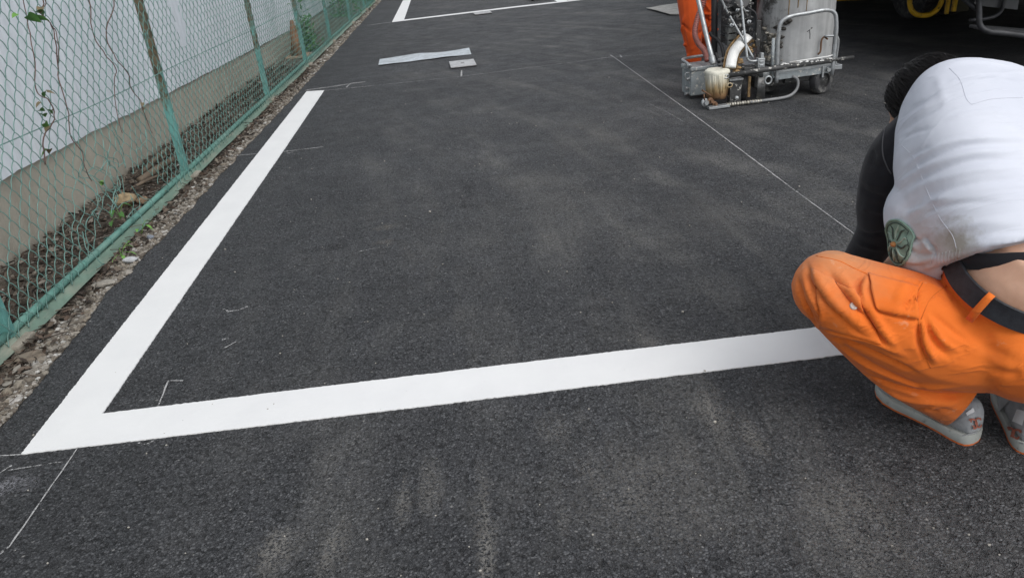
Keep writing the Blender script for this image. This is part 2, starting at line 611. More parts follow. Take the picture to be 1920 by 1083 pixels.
def oval(x, y, a, b, rot=0.0):
    return np.array([(x + a * cos(t) * cos(rot) - b * sin(t) * sin(rot), y + a * cos(t) * sin(rot) + b * sin(t) * cos(rot))
            for t in np.linspace(0, 2 * pi, 24, endpoint=False)])
smear(oval(-1.29, 1.63, 0.11, 0.07), 0.55, 1)
smear(oval(-0.43, 3.22, 0.09, 0.07), 0.5, 2, (0.30, 0.28, 0.24, 1))
smear(oval(-0.42, 3.03, 0.08, 0.05), 0.45, 3, (0.26, 0.24, 0.21, 1))
for i, (x, y, a, b_, k) in enumerate([(-0.066, 1.28, 0.045, 0.26, 0.75), (-0.19, 1.42, 0.045, 0.18, 0.5), (-0.26, 1.38, 0.04, 0.15, 0.5), (-0.405, 1.25, 0.055, 0.17, 0.6), (-0.53, 1.27, 0.09, 0.10, 0.6),
                                      (0.545, 1.60, 0.07, 0.20, 0.6), (0.60, 1.47, 0.07, 0.16, 0.5), (0.47, 1.96, 0.05, 0.05, 0.5), (0.30, 1.30, 0.30, 0.32, 0.35), (0.72, 1.15, 0.30, 0.26, 0.35),
                                      (0.15, 1.56, 0.10, 0.16, 0.4), (0.36, 3.3, 0.45, 0.9, 0.22), (0.75, 4.4, 0.4, 1.0, 0.2), (1.0, 2.9, 0.4, 0.5, 0.18)]):
    smear(oval(x, y, a, b_), k * 0.8, 10 + i, (0.28, 0.268, 0.246, 1))
smear(oval(-0.65, 3.05, 0.13, 0.06), 0.55, 40, (0.02, 0.02, 0.022, 1))
smear(oval(-0.05, 3.5, 0.06, 0.5), 0.4, 41, (0.02, 0.02, 0.022, 1))
# loose grit
g = G()
r = np.random.default_rng(12)
for k in range(420):
    y = 1.0 + 5.5 * r.random() ** 1.6; x = r.uniform(-1.45, 3.2)
    s = r.uniform(0.0012, 0.0032) * (1 if k % 9 else 1.7)
    g.ell((x, y, s * 0.6), (s * r.uniform(0.7, 1.4), s, s * 0.8), nu=5, nv=3)
tag(g.build('grit', plain('grit', (0.38, 0.36, 0.32), 0.9, var=0.5, vscale=3), asphalt), kind='stuff')
# ================================================================ the building behind the fence
def mat_siding():
    m, nt, b = new_mat('white_siding')
    n = N(nt)
    c = n.ramp(n.noise(2.2, 4, vec=n.mapping(n.obj, (1, 1, 0.35))), [(0.3, (0.70, 0.745, 0.80, 1)), (0.7, (0.77, 0.81, 0.86, 1))])
    run = n.ramp(n.noise(9, 5, 0.7, vec=n.mapping(n.obj, (1, 2.2, 0.12))), [(0.60, 0), (0.78, 1)])
    c = n.mix(n.math('MULTIPLY', run, 0.35), c, (0.36, 0.35, 0.30, 1))
    n.link(c, b.inputs['Base Color'])
    b.inputs['Roughness'].default_value = 0.5
    h = n.noise(7, 4, vec=n.mapping(n.obj, (1, 1, 0.5)), dist=0.8)
    n.link(n.bump(h, 0.25, 0.03), b.inputs['Normal'])
    return m
def mat_concrete(name, a, c_, streak):
    m, nt, b = new_mat(name)
    n = N(nt)
    c = n.ramp(n.noise(5, 6, 0.65), [(0.28, a), (0.72, c_)])
    st = n.ramp(n.noise(6, 5, 0.6, vec=n.mapping(n.obj, (1, 1.6, 0.25))), [(0.5, 0), (0.75, 1)])
    c = n.mix(n.math('MULTIPLY', st, 0.5), c, streak)
    z = n.sep()[2]
    foot_tone = n.math('MULTIPLY', n.ramp(n.math('ADD', n.math('MULTIPLY', z, 5.0), n.math('MULTIPLY', n.noise(9, 3), 0.6)), [(0.28, 1), (0.62, 0)]), 0.55)  # concrete goes dark brown towards the bottom, with a noisy upper edge
    c = n.mix(foot_tone, c, (0.10, 0.09, 0.07, 1))
    n.link(c, b.inputs['Base Color'])
    b.inputs['Roughness'].default_value = 0.9
    n.link(n.bump(n.noise(60, 5, 0.7), 0.6, 0.006), b.inputs['Normal'])
    return m
M_siding = mat_siding()
M_found = mat_concrete('foundation_concrete', (0.36, 0.33, 0.275, 1), (0.46, 0.43, 0.36, 1), (0.28, 0.245, 0.19, 1))
M_found_far = mat_concrete('far_concrete', (0.20, 0.21, 0.17, 1), (0.30, 0.30, 0.25, 1), (0.12, 0.15, 0.09, 1))
M_roof = plain('roof_sheet', (0.16, 0.17, 0.18), 0.5)

Y0, Y1 = -2.0, 9.95
wh = thing('warehouse', 'white sheet-metal clad building on a brown concrete footing behind the fence', 'building', (wall_x(4), 4.0, 0))
def siding_bottom(y):
    return 0.372 - 0.0195 * (y - 3.4)
g = G()
N_ = 60
vs, fs = [], []
for i in range(N_ + 1):
    y = Y0 + (Y1 - Y0) * i / N_
    x = wall_x(y)
    zt = siding_bottom(y) + 0.1
    vs += [(x, y, -0.2), (x + 0.004 * sin(y * 3), y, zt), (x - 0.14, y, zt), (x - 0.14, y, -0.2)]
for i in range(N_):
    for k in range(4):
        a = i * 4
        fs.append((a + k, a + (k + 1) % 4, a + 4 + (k + 1) % 4, a + 4 + k))
fs += [(3, 2, 1, 0), (N_ * 4, N_ * 4 + 1, N_ * 4 + 2, N_ * 4 + 3)]
g.add(vs, fs)
g.build('foundation_wall', M_found, wh)
pw = 1.04
wob = fnoise(21)
k = 0
y = Y0
while y < Y1 - 0.05:
    ya, yb = y + 0.002, min(y + pw, Y1) - 0.002
    vs, fs = [], []
    cols, rows = 40, 7
    out = 0.012 + 0.0025 * (k % 2)
    for j in range(rows + 1):
        for i in range(cols + 1):
            yy = ya + (yb - ya) * i / cols
            zb = siding_bottom(yy) + 0.004 * wob(yy * 12)
            zz = zb + (2.9 - zb) * (j / rows) ** 1.6
            ph = (yy - Y0) / 0.0867
            rib = 0.0035 * max(-0.4, cos(2 * pi * ph)) + 0.004 * wob(yy * 1.7 + j * 0.9)
            vs.append((wall_x(yy) + out + rib, yy, zz))
    o2 = len(vs)
    vs += [(p[0] - 0.006, p[1], p[2]) for p in vs]
    w_ = cols + 1
    for j in range(rows):
        for i in range(cols):
            a = j * w_ + i
            fs.append((a, a + 1, a + w_ + 1, a + w_))
            fs.append((o2 + a, o2 + a + w_, o2 + a + w_ + 1, o2 + a + 1))
    for i in range(cols):
        fs.append((i, o2 + i, o2 + i + 1, i + 1))
    for j in range(rows):
        a, b = j * w_, (j + 1) * w_
        fs.append((a, b, o2 + b, o2 + a))
        a, b = j * w_ + cols, (j + 1) * w_ + cols
        fs.append((a, o2 + a, o2 + b, b))
    g = G(); g.add(vs, fs)
    g.build('siding_panel', M_siding, wh, smooth=False, angle=35)
    y += pw; k += 1
g = G()
xa = wall_x(4) - 5
g.add([(wall_x(Y0) + 0.25, Y0 - 0.2, 2.9), (wall_x(Y1) + 0.25, Y1 + 0.1, 2.9), (xa, Y1 + 0.1, 3.6), (xa, Y0 - 0.2, 3.6),
       (wall_x(Y0) + 0.25, Y0 - 0.2, 2.95), (wall_x(Y1) + 0.25, Y1 + 0.1, 2.95), (xa, Y1 + 0.1, 3.65), (xa, Y0 - 0.2, 3.65)],
      [(0, 1, 2, 3), (4, 7, 6, 5), (0, 4, 5, 1), (1, 5, 6, 2), (2, 6, 7, 3), (3, 7, 4, 0)])
g.build('roof', M_roof, wh)
g = G()
g.box((xa, (Y0 + Y1) / 2, 1.75), (0.1, Y1 - Y0, 3.5))
g.box(((xa + wall_x(Y1)) / 2, Y1 - 0.08, 1.4), (4.6, 0.08, 2.8))
g.box(((xa + wall_x(Y0)) / 2, Y0 + 0.08, 1.4), (4.6, 0.08, 2.8))
g.build('rear_wall', M_siding, wh)

# second house further along, with horizontal lap boards
hs = thing('house', 'pale house with horizontal lap siding at the far end behind the fence', 'building', (wall_x(12), 12.0, 0))
M_lap = plain('lap_siding', (0.46, 0.52, 0.54), 0.55, var=0.1, vscale=2, dirt=(0.22, 0.25, 0.2, 1), dscale=3, dlo=0.55, dhi=0.8)
g = G(); g.box((wall_x(12) - 0.16, 12.05, 0.0), (0.2, 4.1, 0.5)); g.build('foundation_wall', M_found_far, hs)
for i in range(20):
    z = 0.22 + i * 0.13
    g = G()
    xw = wall_x(12) - 0.05
    g.add([(xw + 0.012, 10.0, z), (xw + 0.012, 14.1, z), (xw, 14.1, z + 0.136), (xw, 10.0, z + 0.136),
           (xw - 0.03, 10.0, z), (xw - 0.03, 14.1, z), (xw - 0.03, 14.1, z + 0.136), (xw - 0.03, 10.0, z + 0.136)],
          [(0, 1, 2, 3), (4, 7, 6, 5), (0, 4, 5, 1), (1, 5, 6, 2), (3, 2, 6, 7), (0, 3, 7, 4)])
    g.build('lap_board', M_lap, hs)
g = G(); g.box((wall_x(12) - 2.6, 12.05, 2.95), (5.4, 4.4, 0.16)); g.build('roof', M_roof, hs)
g = G(); g.box((wall_x(12) - 2.2, 12.05, 1.4), (4.2, 4.1, 2.8)); g.build('wall', M_lap, hs)

# low timber edging at the far end of the lot
tb = thing('retaining_wall', 'low brown weathered board wall across the far end of the lot', 'wall', (-0.6, 17.2, 0))
M_oldwood = plain('old_wood', (0.20, 0.165, 0.115), 0.85, var=0.4, vscale=6, bump=0.5, bscale=40)
for i in range(5):
    g = G(); g.box((-0.45, 17.2 + 0.004 * (i % 2), 0.06 + i * 0.125), (2.5, 0.05, 0.118)); g.build('plank', M_oldwood, tb, bevel=0.005)

# ================================================================ the fence
def mat_green(name, base=(0.105, 0.335, 0.275), rust_amt=0.5, chalky=0.5, high_rust=False, pale=(0.30, 0.40, 0.34, 1)):
    m, nt, b = new_mat(name)
    n = N(nt)
    c = n.ramp(n.noise(11, 4), [(0.3, tuple(x * 0.82 for x in base) + (1,)), (0.7, tuple(min(1, x * 1.2) for x in base) + (1,))])
    fade = n.ramp(n.noise(5, 5, 0.65, vec=n.mapping(n.obj, (3, 0.6, 3))), [(0.5, 0), (0.75, 1)])
    c = n.mix(n.math('MULTIPLY', fade, chalky), c, pale)
    r_ = n.noise(13, 6, 0.7, vec=n.mapping(n.obj, (2.0, 0.7, 0.6) if high_rust else (2, 0.5, 2), loc=(4, 2, 1)))
    if high_rust:
        z = n.sep()[2]
        r_ = n.math('ADD', r_, n.ramp(z, [(0.28, 0.0), (0.62, 0.24)]))
    rm = n.ramp(r_, [(0.60, 0), (0.70, 1)])
    rc = n.ramp(n.noise(40, 4), [(0.3, (0.035, 0.022, 0.014, 1)), (0.7, (0.19, 0.125, 0.06, 1))])
    c = n.mix(n.math('MULTIPLY', rm, rust_amt), c, rc)
    n.link(c, b.inputs['Base Color'])
    b.inputs['Roughness'].default_value = 0.6
    n.link(n.bump(n.noise(90, 4), 0.25, 0.003), b.inputs['Normal'])
    return m
M_post = mat_green('post_paint', (0.13, 0.34, 0.31), 0.95, 0.4, True)
M_rail = mat_green('rail_paint', (0.125, 0.285, 0.24), 0.85, 0.6)
M_ledge = mat_green('ledge_paint', (0.17, 0.26, 0.205), 0.6, 0.95, False, (0.33, 0.335, 0.27, 1))
M_wire = mat_green('wire_coating', (0.135, 0.265, 0.235), 0.55, 0.45)
M_wire_old = mat_green('wire_old', (0.10, 0.24, 0.21), 0.7, 0.3)

fence = thing('chain_link_fence', 'weathered green chain-link fence with rusty posts and torn mesh along the lot', 'fence', (fence_x(2.5), 2.5, 0))
POSTS = [0.5, 2.47, 4.47, 6.65, 8.47, 10.25, 12.3, 14.3, 16.0]
for i, py in enumerate(POSTS):
    x = fence_x(py) - 0.018
    g = G()
    lean = 0.045 if i != 1 else 0.0
    w, d, t = 0.038, 0.036, 0.004
    rot = Matrix.Rotation(-lean, 3, 'X')
    c = V(x, py, 0.74)
    def q(dx, dy, sx, sy):
        g.box(c + np.array(rot @ Vector((dx, dy, 0))) , (sx, sy, 1.56), rot)
    q(0, -d / 2, w, t)              # web facing the near end
    q(w / 2 - t / 2, 0, t, d - t)   # flanges
    q(-w / 2 + t / 2, 0, t, d - t)
    g.build('post', M_post, fence)
    g = G(); g.box((x, py, -0.012), (0.12, 0.12, 0.05)); g.build('post_footing', M_found, fence, bevel=0.01)
# leaning brace at the nearest post
g = G(); g.beam((fence_x(2.47) - 0.03, 2.40, 0.02), (fence_x(1.4) - 0.03, 1.55, 0.95), 0.035, 0.035); g.build('brace', M_post, fence, bevel=0.003)
# bottom rail: pipe resting on a flat ledge, one length for each bay
seg = fnoise(33)
for i in range(len(POSTS) - 1):
    ya, yb = POSTS[i] + 0.004, POSTS[i + 1] - 0.004
    P = [(fence_x(y) - 0.012 + 0.003 * seg(y * 2), y, 0.043 + 0.004 * seg(y * 1.3 + 5)) for y in np.linspace(ya, yb, 14)]
    g = G(); g.tube(P, 0.0150, 10); g.build('bottom_rail', M_rail, fence, smooth=True)
    g = G()
    vs, fs = [], []
    yy = np.linspace(ya, yb, 20)
    for y in yy:
        e = 0.004 * seg(y * 3 + 9)
        x0 = fence_x(y)
        vs += [(x0 - 0.03, y, 0.028 + e), (x0 + 0.002, y, 0.027 + e), (x0 + 0.020, y, -0.008 + e), (x0 + 0.014, y, -0.010 + e), (x0 - 0.002, y, 0.020 + e), (x0 - 0.03, y, 0.022 + e)]
    for a in range(len(yy) - 1):
        for k in range(6):
            fs.append((a * 6 + k, a * 6 + (k + 1) % 6, a * 6 + 6 + (k + 1) % 6, a * 6 + 6 + k))
    fs += [(5, 4, 3, 2, 1, 0), tuple((len(yy) - 1) * 6 + k for k in range(6))]
    g.add(vs, fs); g.build('rail_ledge', M_ledge, fence)
# tension wires
for zt in (0.625, 1.42):
    g = G()
    g.tube([(fence_x(y) + 0.006, y, zt - 0.01 * (y - 3) + 0.012 * seg(y * 0.8)) for y in np.linspace(0.5, 16, 90)], 0.0022, 6)
    g.build('tension_wire', M_wire, fence)

def vnoise2(seed):
    r = np.random.default_rng(seed).uniform(-1, 1, (64, 64))
    def f(a, b):
        i, j = int(math.floor(a)), int(math.floor(b)); s, t = a - i, b - j
        s, t = s * s * (3 - 2 * s), t * t * (3 - 2 * t)
        return ((r[i % 64, j % 64] * (1 - s) + r[(i + 1) % 64, j % 64] * s) * (1 - t)
                + (r[i % 64, (j + 1) % 64] * (1 - s) + r[(i + 1) % 64, (j + 1) % 64] * s) * t)
    return f
wy, wz, wx = vnoise2(1), vnoise2(2), vnoise2(3)
HW, HZ = 0.035, 0.0455           # half diamond width, row height
def mesh_warp(y, z):
    """Sag and kinks of the old netting."""
    a = 0.014 * wy(y * 1.7, z * 1.7) + 0.0025 * wy(y * 9 + 7, z * 9)
    b = 0.010 * wz(y * 1.6, z * 1.8) + 0.002 * wz(y * 8, z * 8 + 3)
    c = 0.012 * wx(y * 1.6, z * 1.6) + 0.004 * wx(y * 10, z * 7)
    k = math.exp(-((y - 3.45) / 0.40) ** 2 - ((z - 0.22) / 0.22) ** 2)     # crumpled round the tear
    a += k * 0.05 * wy(y * 13, z * 13); b += k * 0.05 * wz(y * 12, z * 12); c += k * 0.05 * wx(y * 11, z * 11)
    return y + a, z + b, c
def torn(y, z):
    lift = 0.27 * math.exp(-((y - 3.62) / 0.36) ** 2)       # netting lifted off the rail
    if z < 0.02 + lift: return True
    if abs(y - 4.93) < 0.075 + 0.02 * sin(z * 40) and 0.70 < z < 1.6: return True   # slit beside the post
    return False
bay_of = lambda y: max(0, sum(1 for p in POSTS if p <= y) - 1)
bays = {}
ncol = int((16.0 - 0.6) / HW)
for i in range(ncol):
    y0 = 0.6 + i * HW
    near = y0 < 7.0
    sub = 4 if near else 2
    runs, cur = [], []
    rows = int(1.46 / HZ)
    for j in range(rows):
        ca = i + (j + i) % 2; cb = i + (j + 1 + i) % 2
        za, zb = 0.022 + j * HZ, 0.022 + (j + 1) * HZ
        yc, zc = y0 + HW / 2, (za + zb) / 2
        if torn(yc, zc):
            if len(cur) > 1: runs.append(cur)
            cur = []
            continue
        side = 1 if (j + i) % 2 else -1
        for s in range(sub):
            t = s / sub
            te = t + 0.045 * sin(2 * pi * t)             # legs bow, tight at the knuckles
            y = 0.6 + (ca + (cb - ca) * te) * HW
            z = za + (zb - za) * t
            ya_, za_, cx_ = mesh_warp(y, z)
            xx = fence_x(y) + 0.016 + cx_ + side * 0.0045 * sin(pi * t)
            cur.append((xx, ya_, za_))
    if len(cur) > 1: runs.append(cur)
    for rn in runs:
        bays.setdefault(bay_of(y0), G()).tube(rn, 0.0019 if near else 0.0021, 5 if near else 4, caps=False)
for k, g in bays.items():
    g.build('wire_mesh', M_wire if k < 7 else M_wire_old, fence, smooth=True)
# tangled loose wire at the tear and ties along the rail
r = np.random.default_rng(5)
for k in range(15):
    y = r.normal(3.50, 0.17); z = r.uniform(0.08, 0.36)
    P = [V(fence_x(y) + 0.02, y, z)]
    d = V(r.normal() * 0.25, r.normal() * 0.6, r.normal() * 0.9); d /= np.linalg.norm(d)
    for s in range(r.integers(4, 8)):
        d += r.normal(size=3) * V(0.3, 0.6, 0.6); d /= np.linalg.norm(d)
        p = P[-1] + d * 0.042; p[0] = np.clip(p[0], fence_x(y) - 0.03, fence_x(y) + 0.07); p[2] = np.clip(p[2], 0.03, 0.42)
        P.append(p)
    g = G(); g.tube(spline(P, 4), 0.0018, 5); g.build('loose_wire', M_wire, fence, smooth=True)
for k, y in enumerate(np.arange(2.2, 7.6, 0.125)):
    y += r.normal() * 0.02
    c = V(fence_x(y) - 0.012, y, 0.043)
    P = [c + V(0.020 * cos(a), 0.004 * sin(a * 2) + 0.006 * a / 6, 0.020 * sin(a)) for a in np.linspace(-1.2, 4.2, 10)]
    g = G(); g.tube(P, 0.0016, 5); g.build('wire_tie', M_wire_old, fence, smooth=True)

# ================================================================ verge: stones, litter, weeds
def mat_stones():
    m, nt, b = new_mat('stones')
    n = N(nt)
    geo = nt.nodes.new('ShaderNodeNewGeometry')
    c = n.ramp(geo.outputs['Random Per Island'], [(0.0, (0.08, 0.067, 0.054, 1)), (0.35, (0.185, 0.16, 0.13, 1)), (0.6, (0.29, 0.268, 0.235, 1)),
                                                  (0.82, (0.23, 0.195, 0.15, 1)), (0.93, (0.42, 0.405, 0.38, 1)), (1.0, (0.52, 0.51, 0.48, 1))])
    k = n.ramp(n.noise(90, 5, 0.7), [(0.3, 0.65), (0.7, 1.2)])
    c = n.mix(1.0, c, k, 'MULTIPLY')
    n.link(c, b.inputs['Base Color'])
    b.inputs['Roughness'].default_value = 0.92
    n.link(n.bump(n.noise(160, 4), 0.6, 0.003), b.inputs['Normal'])
    return m
def mat_litter():
    m, nt, b = new_mat('leaf_litter')
    n = N(nt)
    geo = nt.nodes.new('ShaderNodeNewGeometry')
    c = n.ramp(geo.outputs['Random Per Island'], [(0.0, (0.028, 0.021, 0.017, 1)), (0.4, (0.062, 0.045, 0.034, 1)), (0.65, (0.095, 0.064, 0.046, 1)),
                                                  (0.85, (0.17, 0.145, 0.115, 1)), (1.0, (0.27, 0.25, 0.22, 1))])
    n.link(c, b.inputs['Base Color'])
    b.inputs['Roughness'].default_value = 0.85
    return m
M_stones, M_litter = mat_stones(), mat_litter()
vz1, vz2 = vnoise2(11), vnoise2(12)
def verge_z(x, y):
    e = edge_x(y)
    z = -0.008 + 0.014 * vz1(x * 6, y * 4) + 0.008 * vz2(x * 19, y * 15)
    z += 0.03 * max(0.0, min(1.0, (fence_x(y) - 0.08 - x) / 0.25))       # banked up against the wall
    z -= 0.022 * math.exp(-((x - fence_x(y) - 0.02) / 0.045) ** 2)
    return min(z, -0.004 + 0.05 * max(0, e - x)) if x > e - 0.08 else z
g = G()
vs, fs = [], []
yy = np.concatenate([np.arange(0.5, 8, 0.03), np.arange(8, 17.2, 0.15)])
nx = 20
for y in yy:
    a, b = wall_x(y) - 0.02, edge_x(y) + 0.002
    for k in range(nx):
        x = a + (b - a) * k / (nx - 1)
        vs.append((x, y, verge_z(x, y)))
for i in range(len(yy) - 1):
    for k in range(nx - 1):
        a = i * nx + k
        fs.append((a, a + 1, a + nx + 1, a + nx))
g.add(vs, fs)
tag(g.build('verge', M_soil, smooth=True), kind='structure')

r = np.random.default_rng(9)
g = G()
for k in range(13000):
    y = 1.6 + 7.5 * r.random() ** 1.5
    e, f = edge_x(y), fence_x(y)
    if r.random() < 0.8:
        x = e - abs(r.normal()) * 0.085 - 0.002
        if x < f - 0.3: continue
    else:
        x = r.uniform(wall_x(y) + 0.02, e - 0.004)
    s = 0.0035 + 0.0085 * r.random() ** 2.2
    if r.random() < 0.02: s *= 1.9
    pebble(g, (x, y, verge_z(x, y) + s * 0.25), s, r, 6 if s > 0.007 else 5, 4 if s > 0.007 else 3)
for k in range(1500):
    y = r.uniform(8.5, 16.5)
    x = edge_x(y) - abs(r.normal()) * 0.06
    s = r.uniform(0.006, 0.02)
    pebble(g, (x, y, verge_z(x, y) + s * 0.25), s, r, 5, 3)
tag(g.build('gravel', M_stones), 'loose grey and brown gravel between the fence and the asphalt edge', 'gravel', kind='stuff')
g = G()
for k in range(6000):
    y = 1.8 + 6.6 * r.random() ** 1.35
    if r.random() < 0.76: x = r.uniform(wall_x(y) + 0.01, fence_x(y) - 0.02)
    else: x = fence_x(y) + 0.03 + abs(r.normal()) * 0.06
    if x > edge_x(y) - 0.01: continue
    L = r.uniform(0.006, 0.024); W = L * r.uniform(0.3, 0.6)
    M = np.array((Matrix.Rotation(r.uniform(0, 6.28), 3, 'Z') @ Matrix.Rotation(r.normal() * 0.45, 3, 'X') @ Matrix.Rotation(r.normal() * 0.45, 3, 'Y')))
    cu = r.uniform(-0.5, 0.9) * W
    pts = [(-L, 0, cu * 0.5), (-L * 0.35, -W, cu), (-L * 0.3, 0, 0), (-L * 0.35, W, cu), (L * 0.4, -W * 0.8, cu), (L * 0.35, 0, 0), (L * 0.4, W * 0.8, cu), (L, 0, cu * 0.7)]
    c = V(x, y, verge_z(x, y) + r.uniform(0.003, 0.028))
    g.add([c + M @ V(*p) for p in pts], [(0, 1, 2), (0, 2, 3), (1, 4, 5, 2), (2, 5, 6, 3), (4, 7, 5), (5, 7, 6)])
tag(g.build('leaf_litter', M_litter), 'dry brown fallen leaves lying along the foot of the wall', 'leaf litter', kind='stuff')
g = G()
for k in range(520):
    y = 1.9 + 6.0 * r.random() ** 1.3
    x = r.uniform(wall_x(y) + 0.02, edge_x(y) - 0.03)
    a = r.uniform(0, 6.28); L = r.uniform(0.04, 0.2)
    z = verge_z(x, y) + r.uniform(0.006, 0.03)
    d = V(cos(a), sin(a), r.normal() * 0.12)
    bend = V(-sin(a), cos(a), 0) * r.normal() * 0.12 * L
    P = [V(x, y, z) - d * L / 2, V(x, y, z + 0.004) + bend, V(x, y, z) + d * L / 2]
    P = [V(min(p[0], edge_x(p[1]) + 0.0), p[1], max(p[2], verge_z(p[0], p[1]) + 0.002)) for p in P]
    rr = r.uniform(0.0008, 0.0024)
    g.tube(spline(P, 3), rr, 4)
tag(g.build('twigs', M_litter), 'thin dry twigs and straw scattered over the verge', 'twigs', kind='stuff')

def rock(name, label, cat, c, size, col, seed, rough=0.35, group=None):
    r = np.random.default_rng(seed)
    bm = bmesh.new()
    bmesh.ops.create_icosphere(bm, subdivisions=3, radius=1.0)
    dirs = [V(*r.normal(size=3)) for _ in range(9)]
    for v in bm.verts:
        p = np.array(v.co)
        k = 1.0
        for d in dirs:
            d = d / np.linalg.norm(d)
            k = min(k, (0.62 + 0.25 * (abs(d[0]) % 0.3) * 3) / max(0.05, p @ d) if p @ d > 0.62 else k)
        k += rough * 0.12 * (sin(p[0] * 9 + seed) + sin(p[1] * 11 + 2) + sin(p[2] * 10 + 4)) / 3 + r.normal() * 0.012
        v.co = Vector(p * k * np.array(size)) + Vector(c)
    me = bpy.data.meshes.new(name)
    bm.to_mesh(me); bm.free()
    me.shade_smooth(); me.set_sharp_from_angle(angle=radians(38))
    return tag(link(name, me, plain(name + '_stone', col, 0.92, var=0.35, vscale=30, bump=0.8, bscale=140)), label, cat, group)
rock('stone', 'rounded tan stone under the torn netting behind the rail', 'stone', (-1.89, 3.98, 0.045), (0.062, 0.055, 0.042), (0.33, 0.25, 0.15), 2)
rock('stone', 'small brown stone right beside the rounded tan stone', 'stone', (-1.80, 3.97, 0.03), (0.03, 0.035, 0.024), (0.22, 0.155, 0.10), 4)
rock('stone', 'pale grey broken concrete lump at the asphalt edge below the weeds', 'stone', (-1.560, 3.15, 0.008), (0.034, 0.022, 0.014), (0.40, 0.41, 0.42), 5)
rock('stone', 'blue-grey stone chip at the asphalt edge beside the weeds', 'stone', (-1.570, 3.42, 0.010), (0.020, 0.014, 0.011), (0.25, 0.28, 0.33), 6)
rock('stone', 'crumbling beige mortar lump on the verge below the near stones', 'stone', (-1.585, 2.92, 0.004), (0.050, 0.036, 0.012), (0.28, 0.26, 0.225), 7)
rock('stone', 'flat brown earth-coloured lump beside the rail nearest the camera', 'stone', (-1.60, 2.34, 0.002), (0.06, 0.045, 0.012), (0.19, 0.155, 0.12), 8)

# cut branches lying by the second post
M_bark = plain('bark', (0.13, 0.10, 0.072), 0.85, var=0.45, vscale=14, bump=0.9, bscale=60)
for (lab, a, b, rr) in (('thick pale brown cut branch behind the rail beside the rusty post', (-1.93, 4.30, 0.045), (-1.79, 4.62, 0.085), 0.021),
                        ('reddish cut branch stub lying above the thick branch by the wall', (-1.97, 4.47, 0.05), (-1.88, 4.75, 0.12), 0.015),
                        ('slim dry stick lying under the thick branch behind the rail', (-1.95, 4.15, 0.035), (-1.80, 4.40, 0.05), 0.009)):
    P = spline([V(*a), (V(*a) + V(*b)) / 2 + V(0.008, 0.004, 0.012), V(*b)], 5)
    g = G(); g.tube(P, [rr * (1.05 - 0.25 * i / len(P)) for i in range(len(P))], 10)
    tag(g.build('branch', M_bark, smooth=True), lab, 'branch')

# ---------------------------------------------------------------- plants
def mat_leaf(name, c1, c2):
    m, nt, b = new_mat(name)
    n = N(nt)
    n.link(n.ramp(n.noise(40, 3), [(0.3, c1), (0.7, c2)]), b.inputs['Base Color'])
    b.inputs['Roughness'].default_value = 0.5
    b.inputs['Subsurface Weight'].default_value = 0.0
    return m
M_leaf = mat_leaf('leaf', (0.045, 0.135, 0.03, 1), (0.085, 0.22, 0.045, 1))
M_leaf_y = mat_leaf('young_leaf', (0.10, 0.25, 0.045, 1), (0.17, 0.34, 0.07, 1))
M_leaf_dry = mat_leaf('dry_leaf', (0.10, 0.09, 0.05, 1), (0.20, 0.15, 0.08, 1))
M_vine = plain('vine_stem', (0.115, 0.065, 0.055), 0.8, var=0.3)
def leaf(parent, c, L, W, yaw, pitch, roll, mat, name='leaf', heart=True):
    M = np.array(Matrix.Rotation(yaw, 3, 'Z') @ Matrix.Rotation(pitch, 3, 'Y') @ Matrix.Rotation(roll, 3, 'X'))
    n_ = 7
    vs, fs = [], []
    for i in range(n_):
        t = i / (n_ - 1)
        w = W * (math.sin(pi * min(1, t * 1.0 + 0.16 * (1 - t))) ** 0.75) * (1.1 - 0.5 * t)
        if t == 1: w = 0.0006
        dz = -0.25 * L * t * t
        vs += [(L * t - (0.1 * L if heart and i == 1 else 0), -w, dz + 0.25 * w), (L * t, 0, dz - 0.04 * L), (L * t - (0.1 * L if heart and i == 1 else 0), w, dz + 0.25 * w)]
    for i in range(n_ - 1):
        a = i * 3
        fs += [(a, a + 3, a + 4, a + 1), (a + 1, a + 4, a + 5, a + 2)]
    g = G(); g.add([np.array(c) + M @ V(*p) for p in vs], fs)
    return g.build(name, mat, parent, smooth=True)
def fpt(y, z, out=0.028):
    a, b, c = mesh_warp(y, z)
    return V(fence_x(y) + out, y, z)
